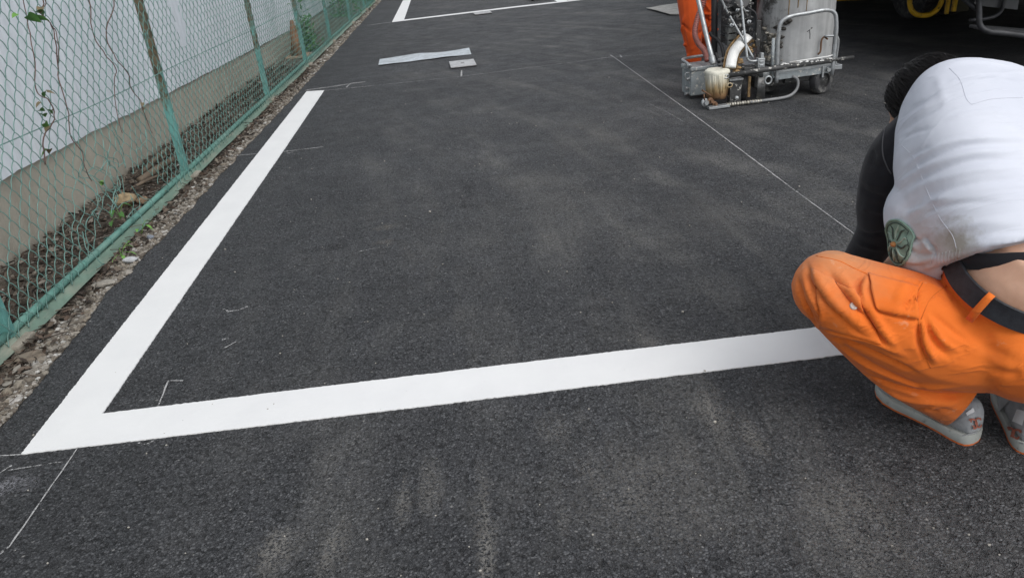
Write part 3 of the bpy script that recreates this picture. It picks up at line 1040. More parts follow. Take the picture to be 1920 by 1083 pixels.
# climbing vines threaded through the netting: (label, stem points in (y, z), leaves (y, z, size, young))
vines = [
    ('leafy vine climbing the netting nearest the left edge, green leaves at its top',
     [(3.0, 0.50), (3.041, 0.599), (3.146, 0.614), (3.186, 0.647), (3.177, 0.712), (3.148, 0.759), (3.18, 0.848), (3.202, 0.95), (3.285, 1.089), (3.32, 1.30)],
     [(3.226, 1.035, 0.034, 0), (3.300, 1.045, 0.036, 0), (3.276, 1.020, 0.028, 0), (3.161, 1.048, 0.018, 1), (3.349, 1.055, 0.024, 2), (3.16, 0.755, 0.022, 0), (3.175, 0.750, 0.020, 2), (3.101, 0.725, 0.016, 2),
      (3.074, 0.700, 0.022, 0), (3.088, 0.682, 0.024, 0), (3.129, 0.690, 0.022, 0), (3.179, 0.680, 0.018, 2), (3.078, 0.648, 0.024, 0), (3.105, 0.630, 0.022, 2), (3.028, 0.556, 0.022, 0), (3.045, 0.551, 0.020, 2)]),
    ('twisted bare vine stem running down the netting beside the leafy vine',
     [(3.40, 1.30), (3.39, 1.08), (3.382, 1.041), (3.408, 0.978), (3.383, 0.926), (3.368, 0.816), (3.318, 0.761), (3.289, 0.652), (3.278, 0.545), (3.303, 0.47), (3.263, 0.397), (3.317, 0.333)],
     [(3.336, 0.325, 0.026, 1), (3.370, 0.318, 0.022, 1)]),
    ('thin bare purple vine in the middle of the first mesh bay', [(3.80, 1.30), (3.791, 1.047), (3.772, 0.906), (3.803, 0.80), (3.847, 0.729), (3.828, 0.667), (3.733, 0.538), (3.70, 0.45)], []),
    ('dark knotted vine left of the second post', [(4.10, 1.30), (4.055, 1.025), (3.905, 0.889), (3.90, 0.769), (3.961, 0.685), (3.99, 0.611), (4.027, 0.542), (4.002, 0.512), (4.06, 0.436), (4.05, 0.36)], [(4.01, 0.53, 0.016, 2), (4.03, 0.50, 0.014, 2)]),
]
for (lab, st, lv) in vines[:4]:
    y0, z0 = st[-1]
    t = thing('vine', lab, 'vine', tuple(fpt(y0, z0)))
    P = [fpt(y, z, 0.022 + 0.012 * sin(i * 2.1)) for i, (y, z) in enumerate(st)]
    g = G(); P = spline(P, 6); P = [p + V(0, 0.006 * wob(i * 0.7), 0) for i, p in enumerate(P)]
    g.tube(P, [0.0028 - 0.0010 * i / len(P) for i in range(len(P))], 5); g.build('stem', M_vine, t, smooth=True)
    if lab.startswith('twisted'):
        Q = [p + V(0.004, 0.012 * sin(i * 0.33), 0) for i, p in enumerate(P[:30])]
        g = G(); g.tube(Q, 0.0019, 5); g.build('stem', M_vine, t, smooth=True)
    for (y, z, s, k) in lv:
        leaf(t, fpt(y, z, 0.036), s * 1.7, s * 0.62, random.uniform(-0.9, 0.9) + (pi / 2 if random.random() < .5 else -pi / 2), random.uniform(0.1, 0.6), random.uniform(-0.8, 0.8), (M_leaf, M_leaf_y, M_leaf_dry)[k])
def weed(lab, x, y, z, leaves, mat):
    t = thing('weed', lab, 'weed', (x, y, z))
    for (dx, dy, h, L, W, yaw, pitch) in leaves:
        b = V(x, y, z); tip = b + V(dx, dy, h)
        g = G(); g.tube(spline([b, (b + tip) / 2 + V(0, 0, 0.012), tip], 4), 0.0011, 5); g.build('stem', M_leaf_y, t, smooth=True)
        leaf(t, tip, L, W, yaw, pitch, random.uniform(-0.3, 0.3), mat, heart=False)
weed('bright green weed growing out from under the rail', -1.64, 3.50, 0.0, [(0.03, 0.02, 0.06, 0.035, 0.011, 0.6, 0.3), (0.045, -0.02, 0.05, 0.040, 0.011, -0.4, 0.4), (0.01, -0.05, 0.045, 0.02, 0.008, -1.3, 0.2)], M_leaf_y)
weed('pale yellow-green weed at the gravel edge beside the concrete lump', -1.63, 3.22, 0.0, [(0.03, 0.05, 0.05, 0.028, 0.010, 1.2, 0.3), (0.035, 0.02, 0.045, 0.026, 0.010, 0.3, 0.4), (-0.01, 0.04, 0.03, 0.024, 0.008, 2.2, 0.3), (0.03, -0.04, 0.02, 0.03, 0.008, -1.1, 0.3), (0.0, -0.05, 0.018, 0.028, 0.008, -2.0, 0.3), (0.05, -0.01, 0.022, 0.03, 0.009, 0.0, 0.3)], M_leaf_y)
weed('darker green weed growing behind the rail near the tan stone', -1.80, 3.68, 0.03, [(0.02, 0.03, 0.07, 0.05, 0.015, 0.5, 0.4), (-0.01, -0.03, 0.06, 0.045, 0.014, -1.5, 0.4), (0.03, -0.05, 0.05, 0.04, 0.012, -0.8, 0.3), (-0.03, 0.05, 0.09, 0.03, 0.011, 1.9, 0.2), (0.01, -0.12, 0.03, 0.03, 0.012, -1.4, 0.3)], M_leaf)
# far greenery behind the netting
def bush(lab, x, y, w, h, seed):
    r = np.random.default_rng(seed)
    t = thing('shrub', lab, 'shrub', (x, y, 0))
    g = G()
    for k in range(9):
        a = r.uniform(0, 6.28)
        g.tube(spline([V(x, y, -0.02), V(x + w * 0.3 * cos(a), y + w * 0.3 * sin(a), h * 0.5), V(x + w * 0.6 * cos(a), y + w * 0.8 * sin(a), h * r.uniform(0.7, 1))], 3), 0.004, 4)
    g.build('stem', M_vine, t)
    g = G()
    for k in range(420):
        p = V(x + r.normal() * w * 0.4, y + r.normal() * w * 0.6, abs(r.normal()) * h * 0.5)
        L = r.uniform(0.02, 0.05)
        M = np.array(Quaternion(Vector(r.normal(size=3)).normalized(), r.uniform(0, 6.28)).to_matrix())
        g.add([p + M @ V(*q) for q in ((-L, 0, 0), (0, -L * 0.4, L * 0.1), (L, 0, 0), (0, L * 0.4, L * 0.1))], [(0, 1, 2, 3)])
    g.build('foliage', M_leaf, t)
bush('green shrub tangled behind the mesh beyond the far posts', -1.86, 13.3, 0.3, 0.7, 1)
bush('taller green shrub at the very end of the fence', -1.80, 15.4, 0.3, 1.0, 2)
bush('small green shrub at the foot of the pale house', -1.84, 9.55, 0.16, 0.35, 3)
# weathered traffic cone standing behind the mesh
cn = thing('traffic_cone', 'faded brown traffic cone standing behind the mesh by the far wall', 'cone', (-1.86, 9.05, 0))
M_cone = plain('faded_cone', (0.27, 0.125, 0.055), 0.7, var=0.35, dirt=(0.12, 0.10, 0.08, 1), dscale=9)
g = G(); g.lathe([(0.09, 0.03), (0.055, 0.2), (0.02, 0.40), (0.016, 0.41)], (-1.86, 9.05, 0), n=20); g.build('cone_body', M_cone, cn, smooth=True)
g = G(); g.box((-1.86, 9.05, 0.018), (0.26, 0.26, 0.03)); g.build('cone_base', plain('cone_base', (0.36, 0.27, 0.19), 0.8), cn, bevel=0.008)
# ================================================================ loose plates on the asphalt
def mat_steel(name, col, rough=0.42, metal=0.7, stain=(0.22, 0.20, 0.17, 1), amt=0.6, sc=9, lo=0.5, hi=0.7):
    m, nt, b = new_mat(name)
    n = N(nt)
    c = n.ramp(n.noise(22, 4), [(0.3, tuple(x * 0.8 for x in col) + (1,)), (0.7, tuple(min(1, x * 1.15) for x in col) + (1,))])
    s = n.math('MULTIPLY', n.ramp(n.noise(sc, 6, 0.7), [(lo, 0), (hi, 1)]), amt)
    c = n.mix(s, c, stain)
    n.link(c, b.inputs['Base Color'])
    b.inputs['Metallic'].default_value = metal
    n.link(n.ramp(n.noise(30, 4), [(0.3, rough - 0.12), (0.7, rough + 0.15)]), b.inputs['Roughness'])
    n.link(n.bump(n.noise(60, 4), 0.2, 0.003), b.inputs['Normal'])
    return m
M_sheet = mat_steel('zinc_sheet', (0.62, 0.67, 0.70), 0.38, 0.55, (0.36, 0.38, 0.39, 1), 0.7, 7, 0.45, 0.7)
M_plate = mat_steel('stencil_plate', (0.55, 0.55, 0.55), 0.45, 0.4, (0.22, 0.22, 0.22, 1), 0.6, 14)
M_black = plain('black_rubber', (0.018, 0.018, 0.02), 0.6, var=0.3)

def warped_sheet(name, corners, z, thick, wave, mat, label, cat, nu=24, nv=4, seed=0):
    a, b, c, d = [V(*p, 0) for p in corners]
    f = fnoise(seed)
    vs, fs = [], []
    for i in range(nu + 1):
        for j in range(nv + 1):
            s, t = i / nu, j / nv
            p = (a * (1 - s) + b * s) * (1 - t) + (d * (1 - s) + c * s) * t
            p = p + V(0, 0.012 * f(s * 7 + 3) * (1 if j in (0, nv) else 0.5), 0)
            p[2] = z + wave * (f(s * 3.0 + t * 0.8) * 0.5 + 0.5) * (0.4 + 0.6 * t)
            vs.append(p)
    o = len(vs); vs += [p - V(0, 0, thick) for p in vs]
    w = nv + 1
    for i in range(nu):
        for j in range(nv):
            k = i * w + j
            fs += [(k, k + w, k + w + 1, k + 1), (o + k, o + k + 1, o + k + w + 1, o + k + w)]
    for i in range(nu):
        k = i * w; fs.append((k, o + k, o + k + w, k + w))
        k = i * w + nv; fs.append((k, k + w, o + k + w, o + k))
    for j in range(nv):
        fs.append((j, j + 1, o + j + 1, o + j)); k = nu * w + j; fs.append((k, o + k, o + k + 1, k + 1))
    g = G(); g.add(vs, fs)
    return tag(g.build(name, mat, smooth=False, angle=40), label, cat)
warped_sheet('metal_sheet', [(-0.846, 7.842), (0.098, 7.932), (0.086, 8.309), (-0.86, 8.19)], 0.006, 0.003, 0.02, M_sheet, 'long pale zinc sheet lying flat on the asphalt beyond the near stall', 'sheet', seed=4)
warped_sheet('mat_board', [(2.53, 9.30), (2.80, 9.22), (3.05, 10.2), (2.45, 10.15)], 0.010, 0.006, 0.03, mat_steel('dusty_board', (0.50, 0.49, 0.46), 0.8, 0.0, (0.30, 0.28, 0.24, 1), 0.7, 5), 'dusty grey-white board on the ground behind the standing worker', 'board', nu=10, seed=9)
# stencil plate with a square hole
def holed_plate(c, w, d, hole, label, rotz=0.0):
    t = thing('stencil_plate', label, 'plate', (c[0], c[1], 0))
    g = G(); z0, z1 = 0.012, 0.020
    R2 = np.array(Matrix.Rotation(rotz, 3, 'Z'))
    X = [-w / 2, -hole / 2, hole / 2, w / 2]; Y = [-d / 2, -hole * 0.9, hole * 0.9, d / 2]
    for i in range(3):
        for j in range(3):
            if i == 1 and j == 1: continue
            g.box(np.array([*c, 0]) + R2 @ V((X[i] + X[i + 1]) / 2, (Y[j] + Y[j + 1]) / 2, (z0 + z1) / 2), (X[i + 1] - X[i], Y[j + 1] - Y[j], z1 - z0), R2)
    g.build('plate', M_plate, t)
    g = G()
    for sx in (-1, 1):
        g.box(np.array([*c, 0]) + R2 @ V(sx * (w / 2 - 0.012), 0, 0.006), (0.02, d * 0.96, 0.013), R2)
    g.box(np.array([*c, 0]) + R2 @ V(0, -d / 2 + 0.012, 0.006), (w * 0.8, 0.02, 0.013), R2)
    g.build('foot_strip', M_black, t)
    return t
holed_plate((-0.003, 7.37), 0.24, 0.34, 0.034, 'grey stencil plate with a square hole in front of the zinc sheet', 0.05)
holed_plate((0.37, 11.62), 0.25, 0.22, 0.03, 'small dark grey stencil plate beside the far white line', 0.1)
# low hand tool at the top edge of the picture
t = thing('hand_trolley', 'grey hand tool with a curved handle standing beyond the far white line', 'tool', (1.35, 12.75, 0))
g = G(); g.box((1.36, 12.85, 0.09), (0.30, 0.25, 0.07)); g.build('tray', M_plate, t, bevel=0.008)
for sx in (-1, 1):
    g = G(); g.lathe([(0.012, -0.02), (0.04, -0.02), (0.045, 0), (0.04, 0.02), (0.012, 0.02)], (1.36 + sx * 0.13, 12.75, 0.045), (1, 0, 0), 16); g.build('wheel', M_black, t, smooth=False)
g = G(); g.tube(spline([(1.20, 12.75, 0.02), (1.17, 12.75, 0.12), (1.20, 12.78, 0.3), (1.26, 12.9, 0.55)], 5), 0.018, 8); g.build('handle', M_plate, t, smooth=True)

# ================================================================ line marking machine
M_galv = mat_steel('machine_galvanised', (0.42, 0.44, 0.45), 0.45, 0.6, (0.20, 0.19, 0.17, 1), 0.6, 30)
M_grey = plain('machine_grey_paint', (0.30, 0.33, 0.34), 0.5, var=0.2, dirt=(0.62, 0.60, 0.55, 1), dscale=42, dlo=0.57, dhi=0.62)
M_dark = plain('machine_dark', (0.045, 0.045, 0.045), 0.55, var=0.4, dirt=(0.5, 0.49, 0.45, 1), dscale=38, dlo=0.59, dhi=0.63)
M_tyre = plain('tyre_rubber', (0.042, 0.042, 0.045), 0.75, var=0.3, dirt=(0.20, 0.195, 0.18, 1), dscale=16, dlo=0.48, dhi=0.72)
def mat_tank():
    m, nt, b = new_mat('tank_steel')
    n = N(nt)
    c = n.ramp(n.noise(6, 5, 0.65), [(0.3, (0.40, 0.405, 0.405, 1)), (0.7, (0.56, 0.565, 0.56, 1))])
    brush = n.ramp(n.noise(30, 3, vec=n.mapping(n.obj, (1, 1, 0.06))), [(0.3, 0.82), (0.7, 1.12)])
    c = n.mix(1.0, c, brush, 'MULTIPLY')
    x = n.sep()
    soot = n.math('MULTIPLY', n.ramp(n.math('ADD', n.math('MULTIPLY', n.noise(11, 6, 0.75), 1.0), n.math('MULTIPLY', n.math('SUBTRACT', 2.06, x[0]), 1.6)), [(0.54, 0), (0.68, 1)]), 0.9)
    c = n.mix(soot, c, (0.06, 0.055, 0.05, 1))
    wht = n.ramp(n.math('ADD', n.noise(26, 5, 0.7), n.math('MULTIPLY', n.math('SUBTRACT', 2.05, x[0]), 0.6)), [(0.60, 0), (0.66, 1)])
    low = n.ramp(x[2], [(0.26, 1), (0.46, 0)])
    c = n.mix(n.math('MULTIPLY', wht, low), c, (0.66, 0.65, 0.60, 1))
    dots = n.ramp(n.noise(34, 3, 0.6, vec=n.mapping(n.obj, (1.4, 1, 1), loc=(5, 0, 3))), [(0.72, 0), (0.75, 1)])
    c = n.mix(dots, c, (0.10, 0.08, 0.06, 1))
    n.link(c, b.inputs['Base Color'])
    b.inputs['Metallic'].default_value = 0.2
    b.inputs['Roughness'].default_value = 0.5
    n.link(n.bump(n.noise(12, 4), 0.2, 0.01), b.inputs['Normal'])
    return m
M_tank = mat_tank()
def mat_drum():
    m, nt, b = new_mat('paint_crusted')
    n = N(nt)
    z = n.sep()[2]
    f = n.math('ADD', n.math('MULTIPLY', n.math('SUBTRACT', z, 0.05), 4.6), n.math('MULTIPLY', n.noise(30, 5, 0.7, vec=n.mapping(n.obj, (1, 1, 0.25))), 0.55))
    c = n.ramp(f, [(0.22, (0.035, 0.022, 0.015, 1)), (0.42, (0.22, 0.12, 0.05, 1)), (0.62, (0.42, 0.31, 0.16, 1)), (0.85, (0.62, 0.58, 0.46, 1)), (1.0, (0.70, 0.68, 0.58, 1))])
    n.link(c, b.inputs['Base Color'])
    b.inputs['Roughness'].default_value = 0.7
    n.link(n.bump(n.noise(60, 4, vec=n.mapping(n.obj, (1, 1, 0.4))), 0.6, 0.006), b.inputs['Normal'])
    return m
M_drum = mat_drum()
M_wpaint = plain('wet_white_paint', (0.76, 0.76, 0.74), 0.4, var=0.05, dirt=(0.45, 0.36, 0.22, 1), dscale=16, dlo=0.6, dhi=0.75)
M_crust = plain('brown_crust', (0.26, 0.17, 0.08), 0.8, var=0.6, vscale=40, bump=0.8, bscale=70)
M_drip = plain('yellow_drip', (0.46, 0.29, 0.12), 0.6)
M_redhose = plain('red_hose', (0.30, 0.085, 0.07), 0.5, var=0.2)
M_rust = plain('rusty_steel', (0.14, 0.075, 0.04), 0.75, var=0.5, vscale=40)

mk = thing('line_marking_machine', 'grey hand-pushed line marking machine with a big steel paint tank', 'marking machine', (1.9, 4.9, 0))
TC = (2.215, 5.06)                       # tank axis
g = G(); g.lathe([(0.0, 0.19), (0.236, 0.19), (0.245, 0.20), (0.245, 0.93), (0.252, 0.94), (0.252, 0.97), (0.245, 0.98), (0.0, 0.99)], (*TC, 0), n=48)
tank = g.build('tank', M_tank, mk, angle=40)
g = G(); g.lathe([(0.20, 0.99), (0.20, 1.01), (0.05, 1.05), (0.0, 1.05)], (*TC, 0), n=32); g.build('tank_lid', M_galv, tank, angle=40)
for (ang, zb, zt, w) in ((-2.15, 0.50, 0.93, 0.005), (-1.93, 0.545, 0.93, 0.006), (-1.72, 0.50, 0.93, 0.004)):
    p = lambda z: V(TC[0] + 0.2465 * cos(ang), TC[1] + 0.2465 * sin(ang), z)
    g = G(); g.tube([p(zt), p((zt + zb) / 2) + V(0.002, 0, 0), p(zb)], [w, w * 0.8, w * 0.4], 6); g.build('paint_drip', M_drip, tank, smooth=True)
# black crusted splash on the tank
g = G()
r = np.random.default_rng(3)
for (ang, z, s) in ((-2.20, 0.455, 0.020), (-2.12, 0.468, 0.024), (-2.24, 0.42, 0.018), (-2.30, 0.37, 0.02), (-2.34, 0.33, 0.022), (-2.42, 0.43, 0.02), (-2.38, 0.29, 0.024), (-2.28, 0.31, 0.014)):
    c = V(TC[0] + 0.245 * cos(ang), TC[1] + 0.245 * sin(ang), z)
    g = G(); pebble(g, c, s, r, 9, 6)
    g.build('crust', bpy.data.materials.get('tar_crust') or plain('tar_crust', (0.05, 0.045, 0.04), 0.8, var=0.5), tank, smooth=True)
# a forked crack of dried paint
g = G()
ca = lambda a, z: V(TC[0] + 0.2458 * cos(a), TC[1] + 0.2458 * sin(a), z)
for P in ([(-1.60, 0.405), (-1.57, 0.41), (-1.55, 0.42)], [(-1.60, 0.405), (-1.575, 0.38), (-1.57, 0.35)], [(-1.60, 0.405), (-1.63, 0.40), (-1.66, 0.395)], [(-1.57, 0.41), (-1.52, 0.417)]):
    g.tube([ca(*q) for q in P], 0.0022, 5)
g.build('crack', M_dark, tank)
# chassis plate and bars
g = G(); g.box((2.16, 5.06, 0.165), (0.52, 0.60, 0.03)); g.build('chassis', M_galv, mk, bevel=0.004)
g = G(); g.tube([(1.66, 4.70, 0.199), (1.89, 4.703, 0.212), (2.33, 4.73, 0.219)], 0.017, 12); g.tube([(2.32, 4.73, 0.219), (2.48, 4.745, 0.222)], 0.011, 10); g.build('cross_bar', M_dark, mk, smooth=True)
g = G(); g.tube([(2.05, 4.715, 0.238), (2.12, 4.712, 0.242), (2.3, 4.72, 0.248), (2.345, 4.735, 0.252)], 0.0035, 6)
g.build('paint_spill', M_wpaint, mk, smooth=True)
g = G()
for k in range(26):
    x = r.uniform(1.98, 2.34); g = G(); g.ell((x, 4.70 + 0.03 * (x - 1.66) / 0.67 - 0.012 + r.normal() * 0.006, 0.231 + r.normal() * 0.004), (r.uniform(0.004, 0.014), 0.006, 0.004), nu=8, nv=5); g.build('paint_splash', M_wpaint, mk, smooth=True)
g = G(); g.beam((1.985, 4.752, 0.148), (2.345, 4.752, 0.158), 0.008, 0.040); g.build('flat_bar', M_grey, mk, bevel=0.002)
g = G(); g.box((2.285, 4.742, 0.150), (0.012, 0.014, 0.07)); g.build('clamp', M_galv, mk, bevel=0.002)
g = G(); g.lathe([(0.0, -0.016), (0.013, -0.016), (0.013, 0.004), (0.007, 0.006), (0.007, 0.016), (0, 0.016)], (2.315, 4.735, 0.163), (0, 1, 0), 8); g.build('bolt', M_galv, mk)
# guard hoop
P = [(1.982, 4.735, 0.115), (1.976, 4.735, 0.29), (1.976, 4.735, 0.43), (1.990, 4.735, 0.485), (2.045, 4.735, 0.512), (2.157, 4.735, 0.520), (2.262, 4.735, 0.527), (2.315, 4.735, 0.510), (2.336, 4.735, 0.465), (2.345, 4.735, 0.36), (2.343, 4.735, 0.125)]
g = G(); g.tube(spline(P, 5), 0.0125, 10); g.build('guard_hoop', M_galv, mk, smooth=True)
g = G(); g.tube([(1.957, 4.75, 0.155), (1.952, 4.75, 0.39)], 0.011, 10); g.tube([(1.957, 4.742, 0.15), (1.984, 4.742, 0.15)], 0.006, 6); g.build('hoop_stay', M_grey, mk, smooth=True)
g = G(); g.tube(spline([(2.30, 4.79, 0.362), (2.36, 4.79, 0.357), (2.385, 4.79, 0.345), (2.393, 4.79, 0.31), (2.390, 4.79, 0.22), (2.388, 4.79, 0.155)], 4), 0.007, 8); g.build('slim_rod', M_galv, mk, smooth=True)
g = G(); g.tube(spline([(2.325, 4.80, 0.34), (2.30, 4.80, 0.355), (2.285, 4.80, 0.33), (2.285, 4.80, 0.27), (2.27, 4.80, 0.25)], 4), 0.006, 8); g.build('rusty_hook', M_rust, mk, smooth=True)
# wheels
def wheel(c, R_, w, name='wheel', ax=(1, 0, 0)):
    prof = [(R_ * 0.55, -w / 2), (R_ * 0.86, -w / 2), (R_ * 0.97, -w * 0.36), (R_, -w * 0.15), (R_, w * 0.15), (R_ * 0.97, w * 0.36), (R_ * 0.86, w / 2), (R_ * 0.55, w / 2)]
    g = G(); g.lathe(prof, c, ax, 32, closed=True); t_ = g.build('tyre', M_tyre, mk, angle=35)
    g = G(); g.lathe([(0.0, -w * 0.42), (R_ * 0.25, -w * 0.42), (R_ * 0.25, -w * 0.25), (R_ * 0.56, -w * 0.25), (R_ * 0.56, w * 0.25), (R_ * 0.25, w * 0.25), (0.0, w * 0.42)], c, ax, 24)
    g.build('rim', M_dark, t_, angle=35)
wheel((2.305, 4.80, 0.085), 0.085, 0.065, ax=(0.45, -0.89, 0))
wheel((1.80, 4.88, 0.085), 0.085, 0.08, ax=(0.95, -0.3, 0))
wheel((2.02, 5.0, 0.085), 0.085, 0.10, ax=(0.2, -0.98, 0))
wheel((2.33, 5.32, 0.085), 0.085, 0.075)
g = G(); g.beam((2.262, 4.80, 0.15), (2.262, 4.79, 0.055), 0.012, 0.03, (0, 1, 0)); g.box((2.25, 4.785, 0.155), (0.06, 0.05, 0.015)); g.build('wheel_fork', M_dark, mk, bevel=0.002)
g = G(); g.ell((2.258, 4.772, 0.085), (0.010, 0.008, 0.010), nu=10, nv=6); g.build('wheel_nut', M_galv, mk, smooth=True)
# mud flap / curved shield beside the centre wheel
g = G()
vs, fs = [], []
for i in range(9):
    a = -0.55 + 1.1 * i / 8
    for z in (0.035, 0.165):
        vs.append((1.872 + 0.05 * sin(a), 4.735 - 0.03 * cos(a), z))
for i in range(8): fs.append((2 * i, 2 * i + 1, 2 * i + 3, 2 * i + 2))
g.add(vs, fs)
o = g.build('shield', mat_steel('shield_dark', (0.10, 0.10, 0.10), 0.4, 0.5, (0.4, 0.39, 0.36, 1), 0.5, 18, 0.55, 0.7), mk, smooth=True)
sm = o.modifiers.new('thick', 'SOLIDIFY'); sm.thickness = 0.004
g = G(); g.box((1.808, 4.745, 0.105), (0.016, 0.012, 0.13)); g.build('shield_edge', M_crust, mk, bevel=0.002)
# hose under the machine with its chain of brass fittings
g = G(); g.tube(spline([(2.090, 4.75, 0.142), (2.122, 4.745, 0.12), (2.125, 4.74, 0.07), (2.09, 4.73, 0.032), (2.03, 4.72, 0.018), (1.91, 4.71, 0.016), (1.80, 4.70, 0.017)], 6), 0.0095, 10); g.build('hose', plain('grey_hose', (0.22, 0.225, 0.23), 0.5), mk, smooth=True)
for i in range(7):
    x = 1.66 + i * 0.034
    g = G(); g.lathe([(0, -0.014), (0.012, -0.014), (0.013, -0.004), (0.009, 0.0), (0.013, 0.006), (0.011, 0.014), (0, 0.014)], (x, 4.695 + 0.002 * i, 0.017), (1, 0.06, 0.03), 8)
    g.build('hose_fitting', mat_steel('fitting', (0.36, 0.34, 0.29), 0.45, 0.6, (0.7, 0.68, 0.62, 1), 0.6, 40, 0.5, 0.6) if i == 0 else bpy.data.materials['fitting'], mk, angle=40)
# bead box at the left with its lid and knobs
BR = np.array(Matrix.Rotation(0.10, 3, 'Z'))
bc = V(1.60, 5.10, 0.105)
g = G(); g.box(bc, (0.20, 0.17, 0.165), BR); g.build('bead_box', M_grey, mk, bevel=0.008)
g = G(); g.box(bc + V(0, 0, 0.095), (0.215, 0.185, 0.028), BR); g.build('box_lid', M_grey, mk, bevel=0.008)
g = G(); g.tube(spline([bc + BR @ V(-0.11, -0.085, 0.12), bc + BR @ V(-0.115, -0.03, 0.135), bc + BR @ V(-0.10, 0.07, 0.138), bc + BR @ V(-0.02, 0.10, 0.14), bc + BR @ V(0.08, 0.10, 0.14)], 5), 0.010, 8); g.build('box_handle', M_galv, mk, smooth=True)
for (dz, rr) in ((0.115, 0.016), (0.03, 0.012), (-0.035, 0.015), (-0.07, 0.010)):
    c = bc + BR @ V(-0.108, -0.06 + 0.02 * (dz < 0), dz)
    g = G(); g.lathe([(0, -0.02), (rr, -0.02), (rr, -0.004), (rr * 0.55, 0.0), (rr * 0.55, 0.02), (0, 0.02)], c, BR @ V(1, 0.2, 0), 12); g.build('knob', M_galv, mk, angle=40)
g = G(); g.tube([bc + BR @ V(-0.125 + 0.018 * cos(a), -0.075, 0.055 + 0.022 * sin(a)) for a in np.linspace(0, 2 * pi, 14, endpoint=False)], 0.003, 6, closed=True); g.build('ring_pull', M_galv, mk, smooth=True)
# paint shoe: the crusted drum with its levers
g = G()
prof = [(0.0, 0.052), (0.060, 0.052), (0.066, 0.075), (0.070, 0.15), (0.073, 0.20), (0.076, 0.215), (0.074, 0.232), (0.055, 0.236), (0.0, 0.226)]
g.lathe(prof, (1.60, 4.76, 0), n=28)
o = len(g.v)
for i in range(o):
    p = np.array(g.v[i]); k = 1 + 0.035 * r.normal()
    g.v[i] = (1.60 + (p[0] - 1.60) * k, 4.76 + (p[1] - 4.76) * k, p[2] + 0.002 * r.normal())
g.build('paint_shoe', M_drum, mk, smooth=True)
for k in range(14):
    a = -pi / 2 + r.uniform(-1.3, 1.3); zt = 0.21; L = r.uniform(0.05, 0.15)
    p0 = V(1.60 + 0.074 * cos(a), 4.76 + 0.074 * sin(a), zt); p1 = V(1.60 + 0.069 * cos(a), 4.76 + 0.069 * sin(a), zt - L)
    g = G(); g.tube([p0, (p0 + p1) / 2, p1], [0.004, 0.003, 0.002], 5); g.build('paint_run', M_drum, mk, smooth=True)
g = G(); g.tube([(1.488, 4.71, 0.125), (1.545, 4.70, 0.085)], 0.006, 6); g.tube([(1.505, 4.70, 0.06), (1.50, 4.70, 0.1)], 0.005, 6); g.build('lever', M_rust, mk, smooth=True)
for (x, z, rr) in ((1.512, 0.045, 0.026), (1.548, 0.052, 0.020), (1.575, 0.03, 0.016)):
    g = G(); g.lathe([(0, -0.014), (rr, -0.014), (rr, -0.004), (rr * 0.6, 0), (rr * 0.6, 0.014), (0, 0.014)], (x, 4.70, z), (0.35, -0.93, 0), 12); g.build('pivot', M_rust if x > 1.52 else M_galv, mk, angle=40)
g = G(); g.beam((1.525, 4.69, 0.012), (1.66, 4.69, 0.016), 0.05, 0.016); g.build('drag_shoe', M_galv, mk, bevel=0.002)
g = G(); g.tube([(1.66 + 0.016 * cos(a), 4.685, 0.142 + 0.013 * sin(a)) for a in np.linspace(0, 2 * pi, 14, endpoint=False)], 0.0035, 6, closed=True); g.build('paint_eye', M_drum, mk, smooth=True)
g = G(); g.box((1.712, 4.745, 0.085), (0.075, 0.05, 0.15)); g.build('valve_block', M_dark, mk, bevel=0.005)
g = G(); g.box((1.712, 4.74, 0.166), (0.09, 0.06, 0.012)); g.build('valve_cap', M_galv, mk, bevel=0.002)
g = G(); g.lathe([(0, -0.012), (0.013, -0.012), (0.013, 0.004), (0, 0.01)], (1.718, 4.712, 0.05), (0, -1, 0), 8); g.build('bolt', M_galv, mk)
# eye at the end of the cross bar and hanging ring
g = G(); g.tube([(1.637 + 0.020 * cos(a), 4.698, 0.196 + 0.011 * sin(a)) for a in np.linspace(0, 2 * pi, 14, endpoint=False)], 0.0045, 6, closed=True); g.build('bar_eye', M_galv, mk, smooth=True)
g = G(); g.tube([(1.903 + 0.021 * cos(a), 4.675, 0.150 + 0.023 * sin(a)) for a in np.linspace(0, 2 * pi, 18, endpoint=False)], 0.0055, 8, closed=True); g.build('hanging_ring', M_galv, mk, smooth=True)
# chute with fresh white paint
path = spline([(1.845, 4.92, 0.378), (1.79, 4.89, 0.345), (1.735, 4.85, 0.305), (1.700, 4.80, 0.265), (1.683, 4.77, 0.225)], 4)
vs, fs = [], []
prof = [(-0.050, 0.030), (-0.048, 0.004), (-0.025, -0.006), (0.025, -0.006), (0.048, 0.004), (0.050, 0.030), (0.040, 0.012), (0.0, 0.004), (-0.040, 0.012)]
def chute_rings(prof, lift=0.0):
    rings = []
    for i, p in enumerate(path):
        t_ = path[min(i + 1, len(path) - 1)] - path[max(i - 1, 0)]; t_ /= np.linalg.norm(t_)
        side = np.cross(t_, V(0, -0.6, 0.8)); side /= np.linalg.norm(side)
        up = np.cross(side, t_)
        if up[2] < 0: up = -up
        rings.append([p + side * a * 0.9 + up * (b_ + lift) for a, b_ in prof])
    return rings
g = G(); g.loft(chute_rings(prof)); g.build('chute', M_crust, mk, angle=45)
g = G(); g.loft(chute_rings([(-0.040, 0.012), (0.0, 0.002), (0.030, 0.008), (0.034, 0.024), (0.0, 0.034), (-0.038, 0.030)], 0.004)); g.build('white_paint', M_wpaint, mk, smooth=True)
g = G()
